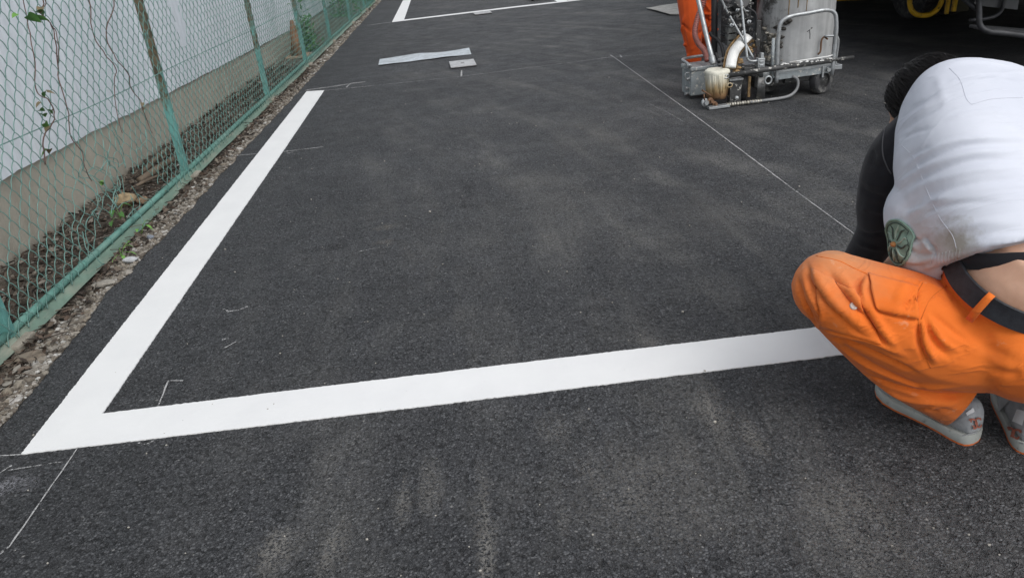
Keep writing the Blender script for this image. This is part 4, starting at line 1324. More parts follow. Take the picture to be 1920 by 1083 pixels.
for k in range(16):
    t_ = r.uniform(0, 1); p = path[int(t_ * (len(path) - 1))]
    g = G(); pebble(g, p + V(0.045 + r.normal() * 0.006, -0.02 + r.normal() * 0.006, -0.02 - abs(r.normal()) * 0.02), r.uniform(0.012, 0.022), r, 8, 5); g.build('chute_crust', M_crust, mk, smooth=True)
# brackets and rods
g = G(); g.box((1.875, 4.755, 0.243), (0.045, 0.05, 0.07)); g.box((1.875, 4.728, 0.258), (0.024, 0.006, 0.012)); g.box((1.875, 4.728, 0.236), (0.024, 0.006, 0.012)); g.build('bracket', M_galv, mk, bevel=0.003)
g = G(); g.box((1.84, 4.80, 0.215), (0.13, 0.09, 0.02)); g.build('bracket_base', M_dark, mk, bevel=0.003)
g = G(); g.box((1.885, 4.76, 0.292), (0.02, 0.03, 0.03)); g.build('bracket_nut', M_galv, mk, bevel=0.003)
def rod(name, P, rr, mat, n=8):
    g = G(); g.tube(spline(P, 6), rr, n); return g.build(name, mat, mk, smooth=True)
rod('push_rod', [(1.54, 5.13, 0.76), (1.559, 5.05, 0.628), (1.580, 4.93, 0.42), (1.597, 4.85, 0.285)], 0.0155, M_galv)
g = G(); g.lathe([(0, -0.02), (0.021, -0.02), (0.021, 0.015), (0.016, 0.03), (0, 0.03)], (1.597, 4.85, 0.28), (0.08, -0.38, -0.7), 12); g.build('rod_socket', M_galv, mk, angle=40)
rod('control_rod', [(1.762, 4.90, 0.76), (1.768, 4.85, 0.625), (1.785, 4.76, 0.33), (1.790, 4.75, 0.285), (1.806, 4.75, 0.267), (1.83, 4.75, 0.262), (1.868, 4.75, 0.262)], 0.0075, M_galv)
rod('control_rod', [(1.675, 4.96, 0.64), (1.712, 4.95, 0.563), (1.79, 4.87, 0.40), (1.848, 4.80, 0.27)], 0.0075, M_galv)
g = G(); g.beam((1.695, 4.95, 0.575), (1.765, 4.95, 0.585), 0.012, 0.012); g.build('rod_link', M_galv, mk)
rod('red_hose', [(1.66, 5.22, 0.76), (1.645, 5.2, 0.607), (1.607, 5.2, 0.508), (1.571, 5.15, 0.413), (1.580, 5.1, 0.349), (1.609, 5.05, 0.304), (1.613, 5.0, 0.245)], 0.016, M_redhose, 10)
Q = spline([(1.66, 5.22, 0.76), (1.645, 5.2, 0.607), (1.607, 5.2, 0.508), (1.571, 5.15, 0.413), (1.580, 5.1, 0.349), (1.609, 5.05, 0.304), (1.613, 5.0, 0.245)], 9)
g = G()
for i in range(0, len(Q) - 1):
    a = Q[i]; d = Q[i + 1] - Q[i]; d /= np.linalg.norm(d)
    n1, n2 = frame_of(d)
    g.tube([a + 0.0165 * (cos(t_) * n1 + sin(t_) * n2) for t_ in np.linspace(0, 2 * pi, 12, endpoint=False)], 0.0028, 5, closed=True)
g.build('hose_ribs', plain('hose_ribs', (0.36, 0.17, 0.15), 0.5), mk, smooth=True)
rod('black_pipe', [(1.70, 5.17, 0.80), (1.699, 5.15, 0.606), (1.695, 5.12, 0.40), (1.693, 5.10, 0.23)], 0.022, M_black)
rod('black_hose', [(1.64, 5.05, 0.42), (1.655, 5.04, 0.395), (1.686, 5.0, 0.366), (1.700, 4.95, 0.303), (1.692, 4.90, 0.205)], 0.011, M_black)
rod('black_hose', [(1.70, 5.0, 0.41), (1.735, 4.98, 0.40), (1.745, 4.97, 0.44), (1.735, 4.97, 0.52)], 0.008, M_black)
rod('black_hose', [(1.655, 4.96, 0.30), (1.665, 4.93, 0.25), (1.668, 4.90, 0.20)], 0.009, M_black)
g = G(); g.beam((1.655, 4.90, 0.235), (1.70, 4.90, 0.237), 0.014, 0.012); g.beam((1.655, 4.90, 0.265), (1.70, 4.92, 0.27), 0.014, 0.010); g.build('hose_clamp', M_galv, mk)
# engine and valve block between the rods and the tank
g = G(); g.box((1.805, 5.03, 0.475), (0.15, 0.15, 0.27)); g.build('engine_block', M_dark, mk, bevel=0.01)
for i in range(6):
    g = G(); g.box((1.80, 4.99, 0.375 + i * 0.042), (0.165, 0.13, 0.012)); g.build('cooling_fin', M_dark, mk, bevel=0.002)
g = G(); g.lathe([(0, -0.02), (0.055, -0.02), (0.06, 0.0), (0.045, 0.03), (0.0, 0.035)], (1.80, 4.94, 0.60), (0, -0.9, 0.4), 20); g.build('starter', M_dark, mk, angle=40)
g = G(); g.box((1.75, 4.955, 0.40), (0.06, 0.06, 0.12)); g.build('carburettor', plain('oily_metal', (0.13, 0.135, 0.13), 0.45, metal=0.3, var=0.4), mk, bevel=0.008)
for (x, y, z, s) in ((1.725, 4.925, 0.54, 0.016), (1.765, 4.92, 0.515, 0.018), (1.74, 4.915, 0.47, 0.014), (1.785, 4.92, 0.455, 0.02), (1.83, 4.915, 0.52, 0.016), (1.85, 4.91, 0.48, 0.014), (1.77, 4.905, 0.56, 0.012), (1.86, 4.90, 0.43, 0.016), (1.815, 4.905, 0.42, 0.014)):
    g = G(); g.lathe([(0, -s), (s * 0.9, -s), (s * 0.9, 0), (s * 0.5, s * 0.2), (s * 0.5, s), (0, s)], (x, y, z), (0.2, -0.9, 0.3), 8); g.build('engine_fitting', M_galv if s < 0.015 else M_dark, mk, angle=40)
rod('fuel_line', [(1.83, 4.90, 0.57), (1.88, 4.885, 0.53), (1.885, 4.88, 0.46), (1.86, 4.885, 0.40)], 0.006, M_black)
rod('fuel_line', [(1.79, 4.91, 0.63), (1.81, 4.90, 0.56), (1.84, 4.90, 0.545)], 0.005, M_galv)
g = G(); g.box((1.895, 4.87, 0.41), (0.03, 0.03, 0.16)); g.build('agitator_arm', M_dark, mk, bevel=0.004)
# push handle up to the operator
for sx in (0, 1):
    rod('push_handle', [(1.55 + 0.45 * sx, 5.13, 0.74), (1.62 + 0.36 * sx, 5.45, 0.92), (1.66 + 0.34 * sx, 5.62, 0.98)], 0.014, M_galv)
# crusted lumps of thermoplastic along the tank side
M_pcrust = plain('paint_crust', (0.20, 0.185, 0.155), 0.85, var=0.8, vscale=70, dirt=(0.62, 0.60, 0.54, 1), dscale=60, dlo=0.55, dhi=0.62)
for k in range(26):
    t_ = r.uniform(0, 1); z = 0.22 + 0.20 * r.random()
    ang = -2.55 - 0.12 * r.normal()
    g = G(); pebble(g, (TC[0] + 0.246 * cos(ang), TC[1] + 0.246 * sin(ang), z), r.uniform(0.008, 0.026), r, 9, 6)
    g.build('paint_crust', M_pcrust, mk, smooth=True)
# belly pan and drive box hanging under the chassis
g = G(); g.box((2.02, 4.93, 0.115), (0.30, 0.22, 0.085)); g.build('drive_box', M_dark, mk, bevel=0.01)
g = G(); g.box((2.16, 4.84, 0.12), (0.20, 0.10, 0.06)); g.build('belly_pan', M_dark, mk, bevel=0.008)
# ================================================================ soft-body tools for people
def remesh(g, voxel, smooth=6, factor=0.5):
    """Fuse overlapping shapes into one continuous skin; returns a mesh."""
    me = g.mesh('tmp')
    ob = bpy.data.objects.new('tmp', me); COL.objects.link(ob)
    md = ob.modifiers.new('r', 'REMESH'); md.mode = 'VOXEL'; md.voxel_size = voxel; md.use_smooth_shade = True
    if smooth:
        sm = ob.modifiers.new('s', 'SMOOTH'); sm.factor = factor; sm.iterations = smooth
    dg = bpy.context.evaluated_depsgraph_get()
    out = bpy.data.meshes.new_from_object(ob.evaluated_get(dg))
    bpy.data.objects.remove(ob); bpy.data.meshes.remove(me)
    out.shade_smooth()
    return out
def co_of(me):
    a = np.empty(len(me.vertices) * 3); me.vertices.foreach_get('co', a); return a.reshape(-1, 3)
def no_of(me):
    a = np.empty(len(me.vertices) * 3); me.vertices.foreach_get('normal', a); return a.reshape(-1, 3)
def set_co(me, a):
    me.vertices.foreach_set('co', a.reshape(-1)); me.update()
def seg_dist(P, poly):
    """Distance from each point to a polyline, and the place along it (0..1)."""
    best = np.full(len(P), 1e9); where = np.zeros(len(P))
    poly = [np.array(q, float) for q in poly]
    m = len(poly) - 1
    for i in range(m):
        a, d = poly[i], poly[i + 1] - poly[i]
        t = np.clip(((P - a) @ d) / max(d @ d, 1e-12), 0, 1)
        r_ = np.linalg.norm(P - (a + t[:, None] * d), axis=1)
        k = r_ < best
        best[k] = r_[k]; where[k] = (i + t[k]) / m
    return best, where
def fold(me, poly, amp, width, power=1.0):
    """A ridge (amp > 0) or crease (amp < 0) in cloth along a line on its surface, fading at its ends."""
    P, Nn = co_of(me), no_of(me)
    d, w = seg_dist(P, poly)
    taper = np.clip(np.minimum(w, 1 - w) * 4, 0, 1) ** power
    set_co(me, P + Nn * (amp * np.exp(-(d / width) ** 2) * (0.15 + 0.85 * taper))[:, None])
def cut(me, keep):
    """Delete vertices where keep is False (open hems)."""
    bm = bmesh.new(); bm.from_mesh(me); bm.verts.ensure_lookup_table()
    bmesh.ops.delete(bm, geom=[v for v, k in zip(bm.verts, keep) if not k], context='VERTS')
    bm.to_mesh(me); bm.free(); me.update()
def shell(o, th=0.004, off=-1.0):
    s = o.modifiers.new('cloth', 'SOLIDIFY'); s.thickness = th; s.offset = off
    return o
def limb(g, pts, radii, n=14, sub=6, flat=None):
    """A tapering limb along a smooth path."""
    P = spline(pts, sub); R_ = [x[0] for x in spline([(r_,) for r_ in radii], sub)]
    g.tube(P, R_, n)
    g.ell(P[0], (R_[0],) * 3, nu=n, nv=8); g.ell(P[-1], (R_[-1],) * 3, nu=n, nv=8)
    return g

def mat_cloth(name, col, dark, rough=0.85, weave=900, stain=None, sscale=5, slo=0.58, shi=0.75, samt=0.5, bstr=0.15):
    m, nt, b = new_mat(name)
    n = N(nt)
    c = n.ramp(n.noise(7, 4), [(0.3, dark), (0.65, col)])
    if stain is not None:
        c = n.mix(n.math('MULTIPLY', n.ramp(n.noise(sscale, 5, 0.65), [(slo, 0), (shi, 1)]), samt), c, stain)
    n.link(c, b.inputs['Base Color'])
    b.inputs['Roughness'].default_value = rough
    b.inputs['Specular IOR Level'].default_value = 0.25
    b.inputs['Sheen Weight'].default_value = 0.15
    n.link(n.bump(n.math('ADD', n.noise(weave, 1), n.math('MULTIPLY', n.noise(45, 4), 1.5)), bstr, 0.003), b.inputs['Normal'])
    return m
def crease(n, u, v, w, su, sv, sw, warp=0.6):
    """Height of sharp cloth creases running along direction u: ridged noise, stretched along u."""
    def dot(d):
        k = n.nt.nodes.new('ShaderNodeVectorMath'); k.operation = 'DOT_PRODUCT'
        n.link(n.obj, k.inputs[0]); k.inputs[1].default_value = tuple(d)
        return k.outputs['Value']
    cb = n.nt.nodes.new('ShaderNodeCombineXYZ')
    for i, (d, k) in enumerate(((u, su), (v, sv), (w, sw))):
        n.link(n.math('MULTIPLY', dot(d), k), cb.inputs[i])
    f = n.noise(1.0, 3, 0.5, vec=cb.outputs[0], dist=warp)
    return n.ramp(n.math('ABSOLUTE', n.math('SUBTRACT', f, 0.5)), [(0.0, 1.0), (0.05, 0.45), (0.22, 0.0)])
def mat_skin():
    m, nt, b = new_mat('skin')
    n = N(nt)
    n.link(n.ramp(n.noise(25, 4), [(0.3, (0.50, 0.285, 0.19, 1)), (0.7, (0.60, 0.36, 0.25, 1))]), b.inputs['Base Color'])
    b.inputs['Roughness'].default_value = 0.5
    b.inputs['Subsurface Weight'].default_value = 0.08
    b.inputs['Subsurface Radius'].default_value = (0.01, 0.004, 0.002)
    return m
M_skin = mat_skin()
M_hair = plain('black_hair', (0.018, 0.015, 0.014), 0.45, var=0.4, vscale=60)
M_black_knit = mat_cloth('black_knit', (0.014, 0.014, 0.018, 1), (0.009, 0.009, 0.012, 1), 0.8)

def hand(g, wrist, fwd, palm_n, scale=1.0, curl=0.6, spread=0.18, thumb_side=1):
    """Palm and five bent fingers added to a body blank."""
    f = np.array(fwd, float); f /= np.linalg.norm(f)
    nn = np.array(palm_n, float); nn -= f * (nn @ f); nn /= np.linalg.norm(nn)
    s = np.cross(nn, f)
    w = np.array(wrist, float); k = scale
    for i in range(5):
        t = i / 4
        g.ell(w + f * (0.018 + 0.062 * t) * k, (0.012 * k,) * 3, nu=8, nv=6)
    M = np.array([f, s, nn]).T
    g.ell(w + f * 0.05 * k, V(0.052, 0.040, 0.014) * k, M, 16, 10)
    for i, (off, L) in enumerate(((-0.030, 0.068), (-0.010, 0.080), (0.010, 0.075), (0.029, 0.058))):
        base = w + (f * 0.085 + s * off * (1 + spread)) * k
        P = [base - f * 0.02 * k, base]
        d = f.copy(); a = curl
        for j, q in enumerate((0.42, 0.32, 0.26)):
            d = d * cos(a) - nn * sin(a) * 1.0; d /= np.linalg.norm(d)
            P.append(P[-1] + d * L * q * k)
            a = curl * 0.9
        g.tube(P, [0.0098 * k, 0.0096 * k, 0.009 * k, 0.008 * k, 0.0066 * k], 8)
        g.ell(P[-1], (0.0066 * k,) * 3, nu=8, nv=6)
    ts = thumb_side
    b0 = w + (f * 0.022 - s * 0.026 * ts) * k
    b1 = b0 + (f * 0.028 - s * 0.026 * ts - nn * 0.01) * k
    b2 = b1 + (f * 0.030 - s * 0.006 * ts - nn * 0.012) * k
    b3 = b2 + (f * 0.024 + s * 0.006 * ts - nn * 0.008) * k
    g.tube([b0, b1, b2, b3], [0.014 * k, 0.0125 * k, 0.0105 * k, 0.0085 * k], 8)
    g.ell(b3, (0.0085 * k,) * 3, nu=8, nv=6)

def head_shape(g, c, face, up, s=1.0):
    """Skull, jaw, nose, brow, lips and ears; face looks along `face`."""
    f = np.array(face, float); f /= np.linalg.norm(f)
    u = np.array(up, float); u -= f * (u @ f); u /= np.linalg.norm(u)
    l = np.cross(u, f)
    M = np.array([f, l, u]).T
    c = np.array(c, float)
    at = lambda a, b, d: c + (f * a + l * b + u * d) * s
    g.ell(at(-0.008, 0, 0.028), V(0.094, 0.076, 0.088) * s, M)
    g.ell(at(0.022, 0, -0.035), V(0.064, 0.060, 0.078) * s, M)
    g.ell(at(0.052, 0, -0.082), V(0.030, 0.034, 0.026) * s, M)
    g.ell(at(0.080, 0, 0.022), V(0.016, 0.050, 0.012) * s, M)
    g.tube([at(0.082, 0, 0.012), at(0.098, 0, -0.020), at(0.090, 0, -0.030)], [0.008 * s, 0.013 * s, 0.011 * s], 8)
    g.ell(at(0.078, 0, -0.056), V(0.012, 0.024, 0.008) * s, M)
    g.ell(at(0.076, 0, -0.068), V(0.012, 0.022, 0.008) * s, M)
    for k in (-1, 1):
        g.ell(at(0.062, 0.033 * k, -0.022), V(0.022, 0.020, 0.022) * s, M)
        g.ell(at(-0.004, 0.078 * k, -0.008), V(0.018, 0.008, 0.032) * s, M)
    return M, at

# ================================================================ the standing operator
M_orange2 = mat_cloth('orange_red_cotton', (0.70, 0.105, 0.016, 1), (0.58, 0.075, 0.012, 1))
M_white_tee = mat_cloth('work_shirt', (0.62, 0.64, 0.68, 1), (0.56, 0.58, 0.62, 1))
op = thing('person', 'worker in orange-red trousers standing behind the marking machine', 'person', (1.84, 5.85, 0))
hipz = 0.88
aL, kL, hL = V(1.757, 5.78, 0.08), V(1.745, 5.84, 0.48), V(1.76, 5.95, hipz)
aR, kR, hR = V(1.93, 5.98, 0.08), V(1.92, 5.96, 0.48), V(1.92, 5.99, hipz)
neck, headc = V(1.86, 5.78, 1.44), V(1.86, 5.70, 1.58)
shL, shR = V(1.67, 5.80, 1.36), V(2.05, 5.83, 1.36)
elL, elR = V(1.60, 5.74, 1.10), V(2.12, 5.76, 1.10)
wrL, wrR = V(1.655, 5.66, 0.98), V(2.00, 5.67, 0.985)
g = G()
limb(g, [V(1.84, 5.97, 0.88), V(1.84, 5.93, 1.08), V(1.85, 5.84, 1.30), neck], [0.125, 0.115, 0.12, 0.06])
limb(g, [neck, headc], [0.055, 0.055])
for h_, k_, a_ in ((hL, kL, aL), (hR, kR, aR)):
    limb(g, [h_, k_, a_], [0.08, 0.055, 0.04]); limb(g, [a_, a_ + V(-0.02, -0.16, -0.04)], [0.04, 0.03])
for s_, e_, w_ in ((shL, elL, wrL), (shR, elR, wrR)):
    limb(g, [neck + V(0, 0, -0.06), s_, e_, w_], [0.06, 0.055, 0.043, 0.030])
hand(g, wrL, (0.10, -0.9, -0.1), (-0.3, 0, 1), 0.95, 0.75, thumb_side=1)
hand(g, wrR, (0.0, -0.9, -0.1), (0.3, 0, 1), 0.95, 0.75, thumb_side=-1)
Mh, hat_ = head_shape(g, headc, (0, -0.9, -0.45), (0, -0.45, 0.9))
body = link('body', remesh(g, 0.009, 3), M_skin, op)
g = G(); g.ell(headc + V(0, 0.022, 0.045), (0.088, 0.108, 0.085), Mh[:, [1, 0, 2]]); link('hair', remesh(g, 0.012, 2), M_hair, op)
for k_ in (-1, 1):
    g = G(); g.ell(hat_(0.080, 0.032 * k_, -0.002), (0.011, 0.011, 0.009), nu=10, nv=6); g.build('eye', plain('eye_white', (0.6, 0.58, 0.55), 0.3), op, smooth=True)
# trousers: baggy, gathered above the boots
g = G()
limb(g, [V(1.84, 5.97, 1.0), V(1.84, 5.98, 0.86)], [0.15, 0.165])
limb(g, [hL, V(1.75, 5.88, 0.66), V(1.742, 5.83, 0.50), V(1.748, 5.79, 0.30), V(1.755, 5.77, 0.17), V(1.757, 5.77, 0.12)], [0.125, 0.108, 0.092, 0.074, 0.056, 0.058])
limb(g, [hR, V(1.905, 5.96, 0.66), V(1.905, 5.96, 0.48), V(1.915, 5.97, 0.28), V(1.93, 5.97, 0.16), V(1.93, 5.97, 0.12)], [0.125, 0.100, 0.084, 0.070, 0.056, 0.058])
me = remesh(g, 0.007, 4)
rr2 = np.random.default_rng(31)
for k in range(90):
    leg = rr2.integers(0, 2); cx_, cy_ = ((1.748, 5.79), (1.915, 5.97))[leg]
    z = 0.12 + 0.62 * rr2.random() ** 1.3; a0 = rr2.uniform(-pi - 0.4, 0); w_ = rr2.uniform(0.5, 1.4); sl = rr2.normal() * (0.10 if z > 0.3 else 0.03)
    rad = float(np.interp(z, [0.12, 0.17, 0.30, 0.50, 0.66], [0.056, 0.056, 0.074, 0.092, 0.105]))
    poly = [(cx_ + rad * cos(a0 + w_ * t), cy_ + rad * sin(a0 + w_ * t), z + sl * t) for t in np.linspace(0, 1, 5)]
    fold(me, poly, rr2.choice([-1, 1]) * rr2.uniform(0.008, 0.016), 0.011)
link('trousers', me, M_orange2, op)
g = G()
limb(g, [V(1.84, 5.97, 0.90), V(1.84, 5.93, 1.08), V(1.85, 5.84, 1.30), neck + V(0, 0.01, -0.02)], [0.155, 0.145, 0.145, 0.075])
for s_, e_ in ((shL, elL), (shR, elR)):
    limb(g, [neck + V(0, 0, -0.07), s_, s_ * 0.45 + e_ * 0.55], [0.085, 0.082, 0.072])
link('shirt', remesh(g, 0.012, 5), M_white_tee, op)
M_boot = plain('work_boot', (0.05, 0.05, 0.055), 0.55, var=0.3)
for a_ in (aL, aR):
    g = G(); limb(g, [a_ + V(0, 0.02, 0.06), a_ + V(0, 0.01, 0.0), a_ + V(-0.01, -0.08, -0.025), a_ + V(-0.02, -0.19, -0.04)], [0.052, 0.052, 0.046, 0.036])
    for i, p in enumerate(g.v): g.v[i] = (p[0], p[1], max(p[2], 0.012))
    b_ = link('boot', remesh(g, 0.008, 3), M_boot, op)
    g = G(); g.ell(a_ + V(-0.01, -0.07, -0.066), (0.05, 0.15, 0.014)); g.build('sole', M_black, b_, smooth=True)

# ================================================================ the works truck at the right
tr = thing('works_truck', 'dark works truck with yellow bumper parts parked behind the crouching worker', 'truck', (4.6, 8.0, 0))
M_body = plain('truck_black', (0.034, 0.035, 0.039), 0.5, var=0.4, dirt=(0.10, 0.10, 0.10, 1), dscale=10, dlo=0.55, dhi=0.8)
M_yellow = plain('chipped_yellow', (0.74, 0.44, 0.02), 0.5, var=0.2, dirt=(0.06, 0.05, 0.035, 1), dscale=34, dlo=0.60, dhi=0.66)
M_truck = plain('truck_white', (0.40, 0.41, 0.42), 0.4, var=0.05, vscale=3, dirt=(0.24, 0.23, 0.21, 1), dscale=2, dlo=0.5, dhi=0.8)
g = G(); g.box((4.8, 7.6, 0.69), (3.5, 5.8, 0.36)); g.build('bed', M_body, tr, bevel=0.02)
g = G(); g.box((4.8, 7.7, 1.45), (3.4, 5.4, 1.15)); g.build('cargo_box', M_truck, tr, bevel=0.03)
g = G(); g.box((4.9, 11.4, 1.25), (2.2, 1.7, 1.7)); g.build('cab', M_truck, tr, bevel=0.15)
g = G(); g.box((4.9, 12.26, 1.65), (1.9, 0.03, 0.6)); g.build('windscreen', plain('cab_glass', (0.02, 0.025, 0.03), 0.1), tr)
for sx in (-1, 1):
    g = G(); g.beam((4.75 + sx * 0.42, 5.2, 0.62), (4.75 + sx * 0.42, 11.8, 0.62), 0.08, 0.18); g.build('chassis_rail', M_body, tr)
def truck_wheel(c, R_, w):
    prof = [(R_ * 0.5, -w / 2), (R_ * 0.9, -w / 2), (R_ * 0.985, -w * 0.42), (R_, -w * 0.3), (R_ * 0.985, -w * 0.12), (R_ * 0.985, -w * 0.08), (R_, -w * 0.05), (R_, w * 0.05), (R_ * 0.985, w * 0.08), (R_, w * 0.12), (R_, w * 0.3), (R_ * 0.985, w * 0.42), (R_ * 0.9, w / 2), (R_ * 0.5, w / 2)]
    g = G(); g.lathe(prof, c, (1, 0, 0), 40, closed=True); t_ = g.build('tyre', M_tyre, tr, angle=35)
    g = G(); g.lathe([(0, -w * 0.3), (R_ * 0.2, -w * 0.3), (R_ * 0.3, -w * 0.1), (R_ * 0.52, -w * 0.35), (R_ * 0.52, w * 0.35), (R_ * 0.2, w * 0.1), (0, w * 0.2)], c, (1, 0, 0), 32); g.build('rim', M_body, t_, angle=35)
truck_wheel((4.40, 7.32, 0.36), 0.36, 0.23); truck_wheel((4.66, 7.32, 0.36), 0.36, 0.23)
truck_wheel((5.75, 7.32, 0.36), 0.36, 0.23); truck_wheel((6.0, 7.32, 0.36), 0.36, 0.23)
truck_wheel((4.10, 10.9, 0.36), 0.36, 0.24); truck_wheel((5.75, 10.9, 0.36), 0.36, 0.24)
g = G(); g.tube([(4.3, 7.32, 0.36), (6.0, 7.32, 0.36)], 0.06, 12); g.build('axle', M_body, tr, smooth=True)
# yellow bumper bar with its lower lip in view, hoop and brackets
g = G(); g.beam((2.95, 6.35, 0.42), (3.36, 6.28, 0.40), 0.10, 0.09); g.build('bumper_bar', M_yellow, tr, bevel=0.02)
g = G(); g.beam((3.1, 6.35, 0.50), (3.1, 6.35, 0.80), 0.05, 0.05, (0, 1, 0)); g.build('bumper_hanger', M_body, tr)
P = [(3.545, 6.0, 0.47), (3.540, 6.0, 0.36), (3.565, 5.99, 0.275), (3.63, 5.985, 0.235), (3.72, 5.985, 0.235), (3.785, 5.99, 0.285), (3.805, 6.0, 0.37), (3.80, 6.0, 0.47)]
g = G(); g.tube(spline(P, 6), 0.019, 10); g.build('tow_hoop', M_yellow, tr, smooth=True)
g = G(); g.box((3.67, 6.0, 0.60), (0.36, 0.10, 0.28)); g.build('hoop_mount', M_body, tr, bevel=0.01)
g = G(); g.box((3.845, 5.98, 0.32), (0.022, 0.03, 0.19)); g.build('yellow_bracket', M_yellow, tr, bevel=0.003)
g = G(); g.box((3.895, 5.97, 0.33), (0.028, 0.03, 0.18)); g.build('yellow_bracket', M_yellow, tr, bevel=0.003)
g = G(); g.box((3.96, 6.02, 0.33), (0.12, 0.10, 0.20)); g.build('bracket_block', plain('olive_block', (0.07, 0.065, 0.04), 0.7, var=0.4), tr, bevel=0.006)
g = G(); g.box((3.9, 6.02, 0.57), (0.3, 0.08, 0.3)); g.build('bracket_hanger', M_body, tr)
# tubular step with mesh tread
sp_ = [(3.305, 4.85, 0.66), (3.300, 4.82, 0.50), (3.305, 4.80, 0.40), (3.320, 4.79, 0.325), (3.375, 4.78, 0.285), (3.50, 4.78, 0.26), (3.80, 4.78, 0.20), (4.1, 4.78, 0.16)]
g = G(); g.tube(spline(sp_, 6), 0.018, 10); g.build('step_frame', M_body, tr, smooth=True)
g = G(); g.tube(spline([(3.13, 5.0, 0.66), (3.22, 4.92, 0.52), (3.305, 4.83, 0.42)], 5), 0.016, 8); g.build('step_brace', M_body, tr, smooth=True)
g = G(); g.tube(spline([(3.62, 5.0, 0.66), (3.60, 5.0, 0.42), (3.57, 4.98, 0.36), (3.50, 4.97, 0.335), (3.36, 4.96, 0.335)], 5), 0.013, 8); g.build('step_frame', M_body, tr, smooth=True)
for i in range(8):
    y = 4.80 + i * 0.022
    g = G(); g.beam((3.36, y, 0.293 + 0.001 * i), (4.05, y, 0.175 + 0.001 * i), 0.006, 0.02); g.build('tread_slat', M_body, tr)
g = G(); g.box((3.62, 5.03, 0.80), (0.8, 0.3, 0.3)); g.build('step_mount', M_body, tr)
g = G(); g.add([(3.40, 5.02, 0.42), (3.72, 5.02, 0.36), (3.72, 5.03, 0.50), (3.50, 5.03, 0.56), (3.40, 5.05, 0.42), (3.72, 5.05, 0.36), (3.72, 5.06, 0.50), (3.50, 5.06, 0.56)],
               [(0, 1, 2, 3), (4, 7, 6, 5), (0, 4, 5, 1), (1, 5, 6, 2), (2, 6, 7, 3), (3, 7, 4, 0)]); g.build('side_plate', plain('grey_plate', (0.085, 0.088, 0.095), 0.5), tr)
# unseen panels added under the bed to block light and darken the ground
for (c_, s_) in (((6.45, 7.6, 0.40), (0.05, 5.6, 0.50)), ((4.9, 8.4, 0.36), (2.9, 0.05, 0.55)), ((4.9, 10.2, 0.36), (2.9, 0.05, 0.55)), ((5.3, 4.9, 0.38), (2.2, 0.05, 0.50)), ((3.2, 9.3, 0.42), (0.05, 2.0, 0.45))):
    g = G(); g.box(c_, s_); g.build('light_block_panel', M_body, tr, bevel=0.01)
# fuel tank and battery box under the bed
g = G(); g.tube([(3.75, 8.6, 0.52), (3.75, 9.6, 0.52)], 0.22, 24); g.build('fuel_tank', M_body, tr, angle=40)
g = G(); g.box((3.55, 6.9, 0.62), (0.5, 0.5, 0.2)); g.build('battery_box', M_body, tr, bevel=0.02)
# ================================================================ the crouching worker
wk = thing('person', 'worker in white shirt and orange trousers crouching at the end of the near white line', 'person', (1.16, 1.40, 0))
def sight(px, py):
    """Direction from the photographer's eye through a point of the photograph (for placing folds and badges on the clothes)."""
    d = CAM_R @ V(px - 960.0, py - 541.5, 1400.0)
    return Vector(d / np.linalg.norm(d))
EYE = Vector((0, 0, CAM_H))
def bvh_of(me):
    return BVHTree.FromPolygons([v.co for v in me.vertices], [tuple(p.vertices) for p in me.polygons])
def on_cloth(tree, px, py):
    h = tree.ray_cast(EYE, sight(px, py))
    return None if h[0] is None else (np.array(h[0]), np.array(h[1]))
def cloth_line(tree, pts, n=4):
    out = []
    for p in spline([(x, y, 0) for x, y in pts], n):
        h = on_cloth(tree, p[0], p[1])
        if h is not None: out.append(h[0])
    return out
def folds(me, items):
    tree = bvh_of(me)
    lines = [(cloth_line(tree, pts), amp, w) for (pts, amp, w) in items]
    for ln, amp, w in lines:
        if len(ln) > 1: fold(me, ln, amp, w)
def seam(tree, pts, r_, mat, parent, name='seam', lift=0.0):
    out = []
    for p in spline([(x, y, 0) for x, y in pts], 5):
        h = on_cloth(tree, p[0], p[1])
        if h is not None: out.append(h[0] + h[1] * lift)
    if len(out) > 1:
        g = G(); g.tube(out, r_, 5); return g.build(name, mat, parent, smooth=True)

def slice_off(me, p, nrm, where):
    """Trim everything beyond a plane, only where where(point) holds: a clean hem."""
    bm = bmesh.new(); bm.from_mesh(me)
    fs_ = [f for f in bm.faces if where(np.array(f.calc_center_median()))]
    es = {e for f in fs_ for e in f.edges}; vs_ = {v for f in fs_ for v in f.verts}
    bmesh.ops.bisect_plane(bm, geom=list(vs_) + list(es) + fs_, plane_co=Vector(p), plane_no=Vector(nrm), clear_outer=True, clear_inner=False)
    bm.to_mesh(me); bm.free(); me.update(); me.shade_smooth()
def cloth_patch(tree, quad, mat, parent, name, nu=6, nv=6, lift=0.0015):
    """A flat piece sewn on, following the surface; quad in picture corners a, b, c, d."""
    a, b, c, d = [np.array(q, float) for q in quad]
    idx, vs, fs = {}, [], []
    for i in range(nu + 1):
        for j in range(nv + 1):
            s_, t_ = i / nu, j / nv
            q = (a * (1 - s_) + b * s_) * (1 - t_) + (d * (1 - s_) + c * s_) * t_
            h = on_cloth(tree, *q)
            if h is not None: idx[i, j] = len(vs); vs.append(h[0] + h[1] * lift)
    for i in range(nu):
        for j in range(nv):
            k = [(i, j), (i + 1, j), (i + 1, j + 1), (i, j + 1)]
            if all(x in idx for x in k): fs.append(tuple(idx[x] for x in k))
    g = G(); g.add(vs, fs)
    return g.build(name, mat, parent, smooth=True)
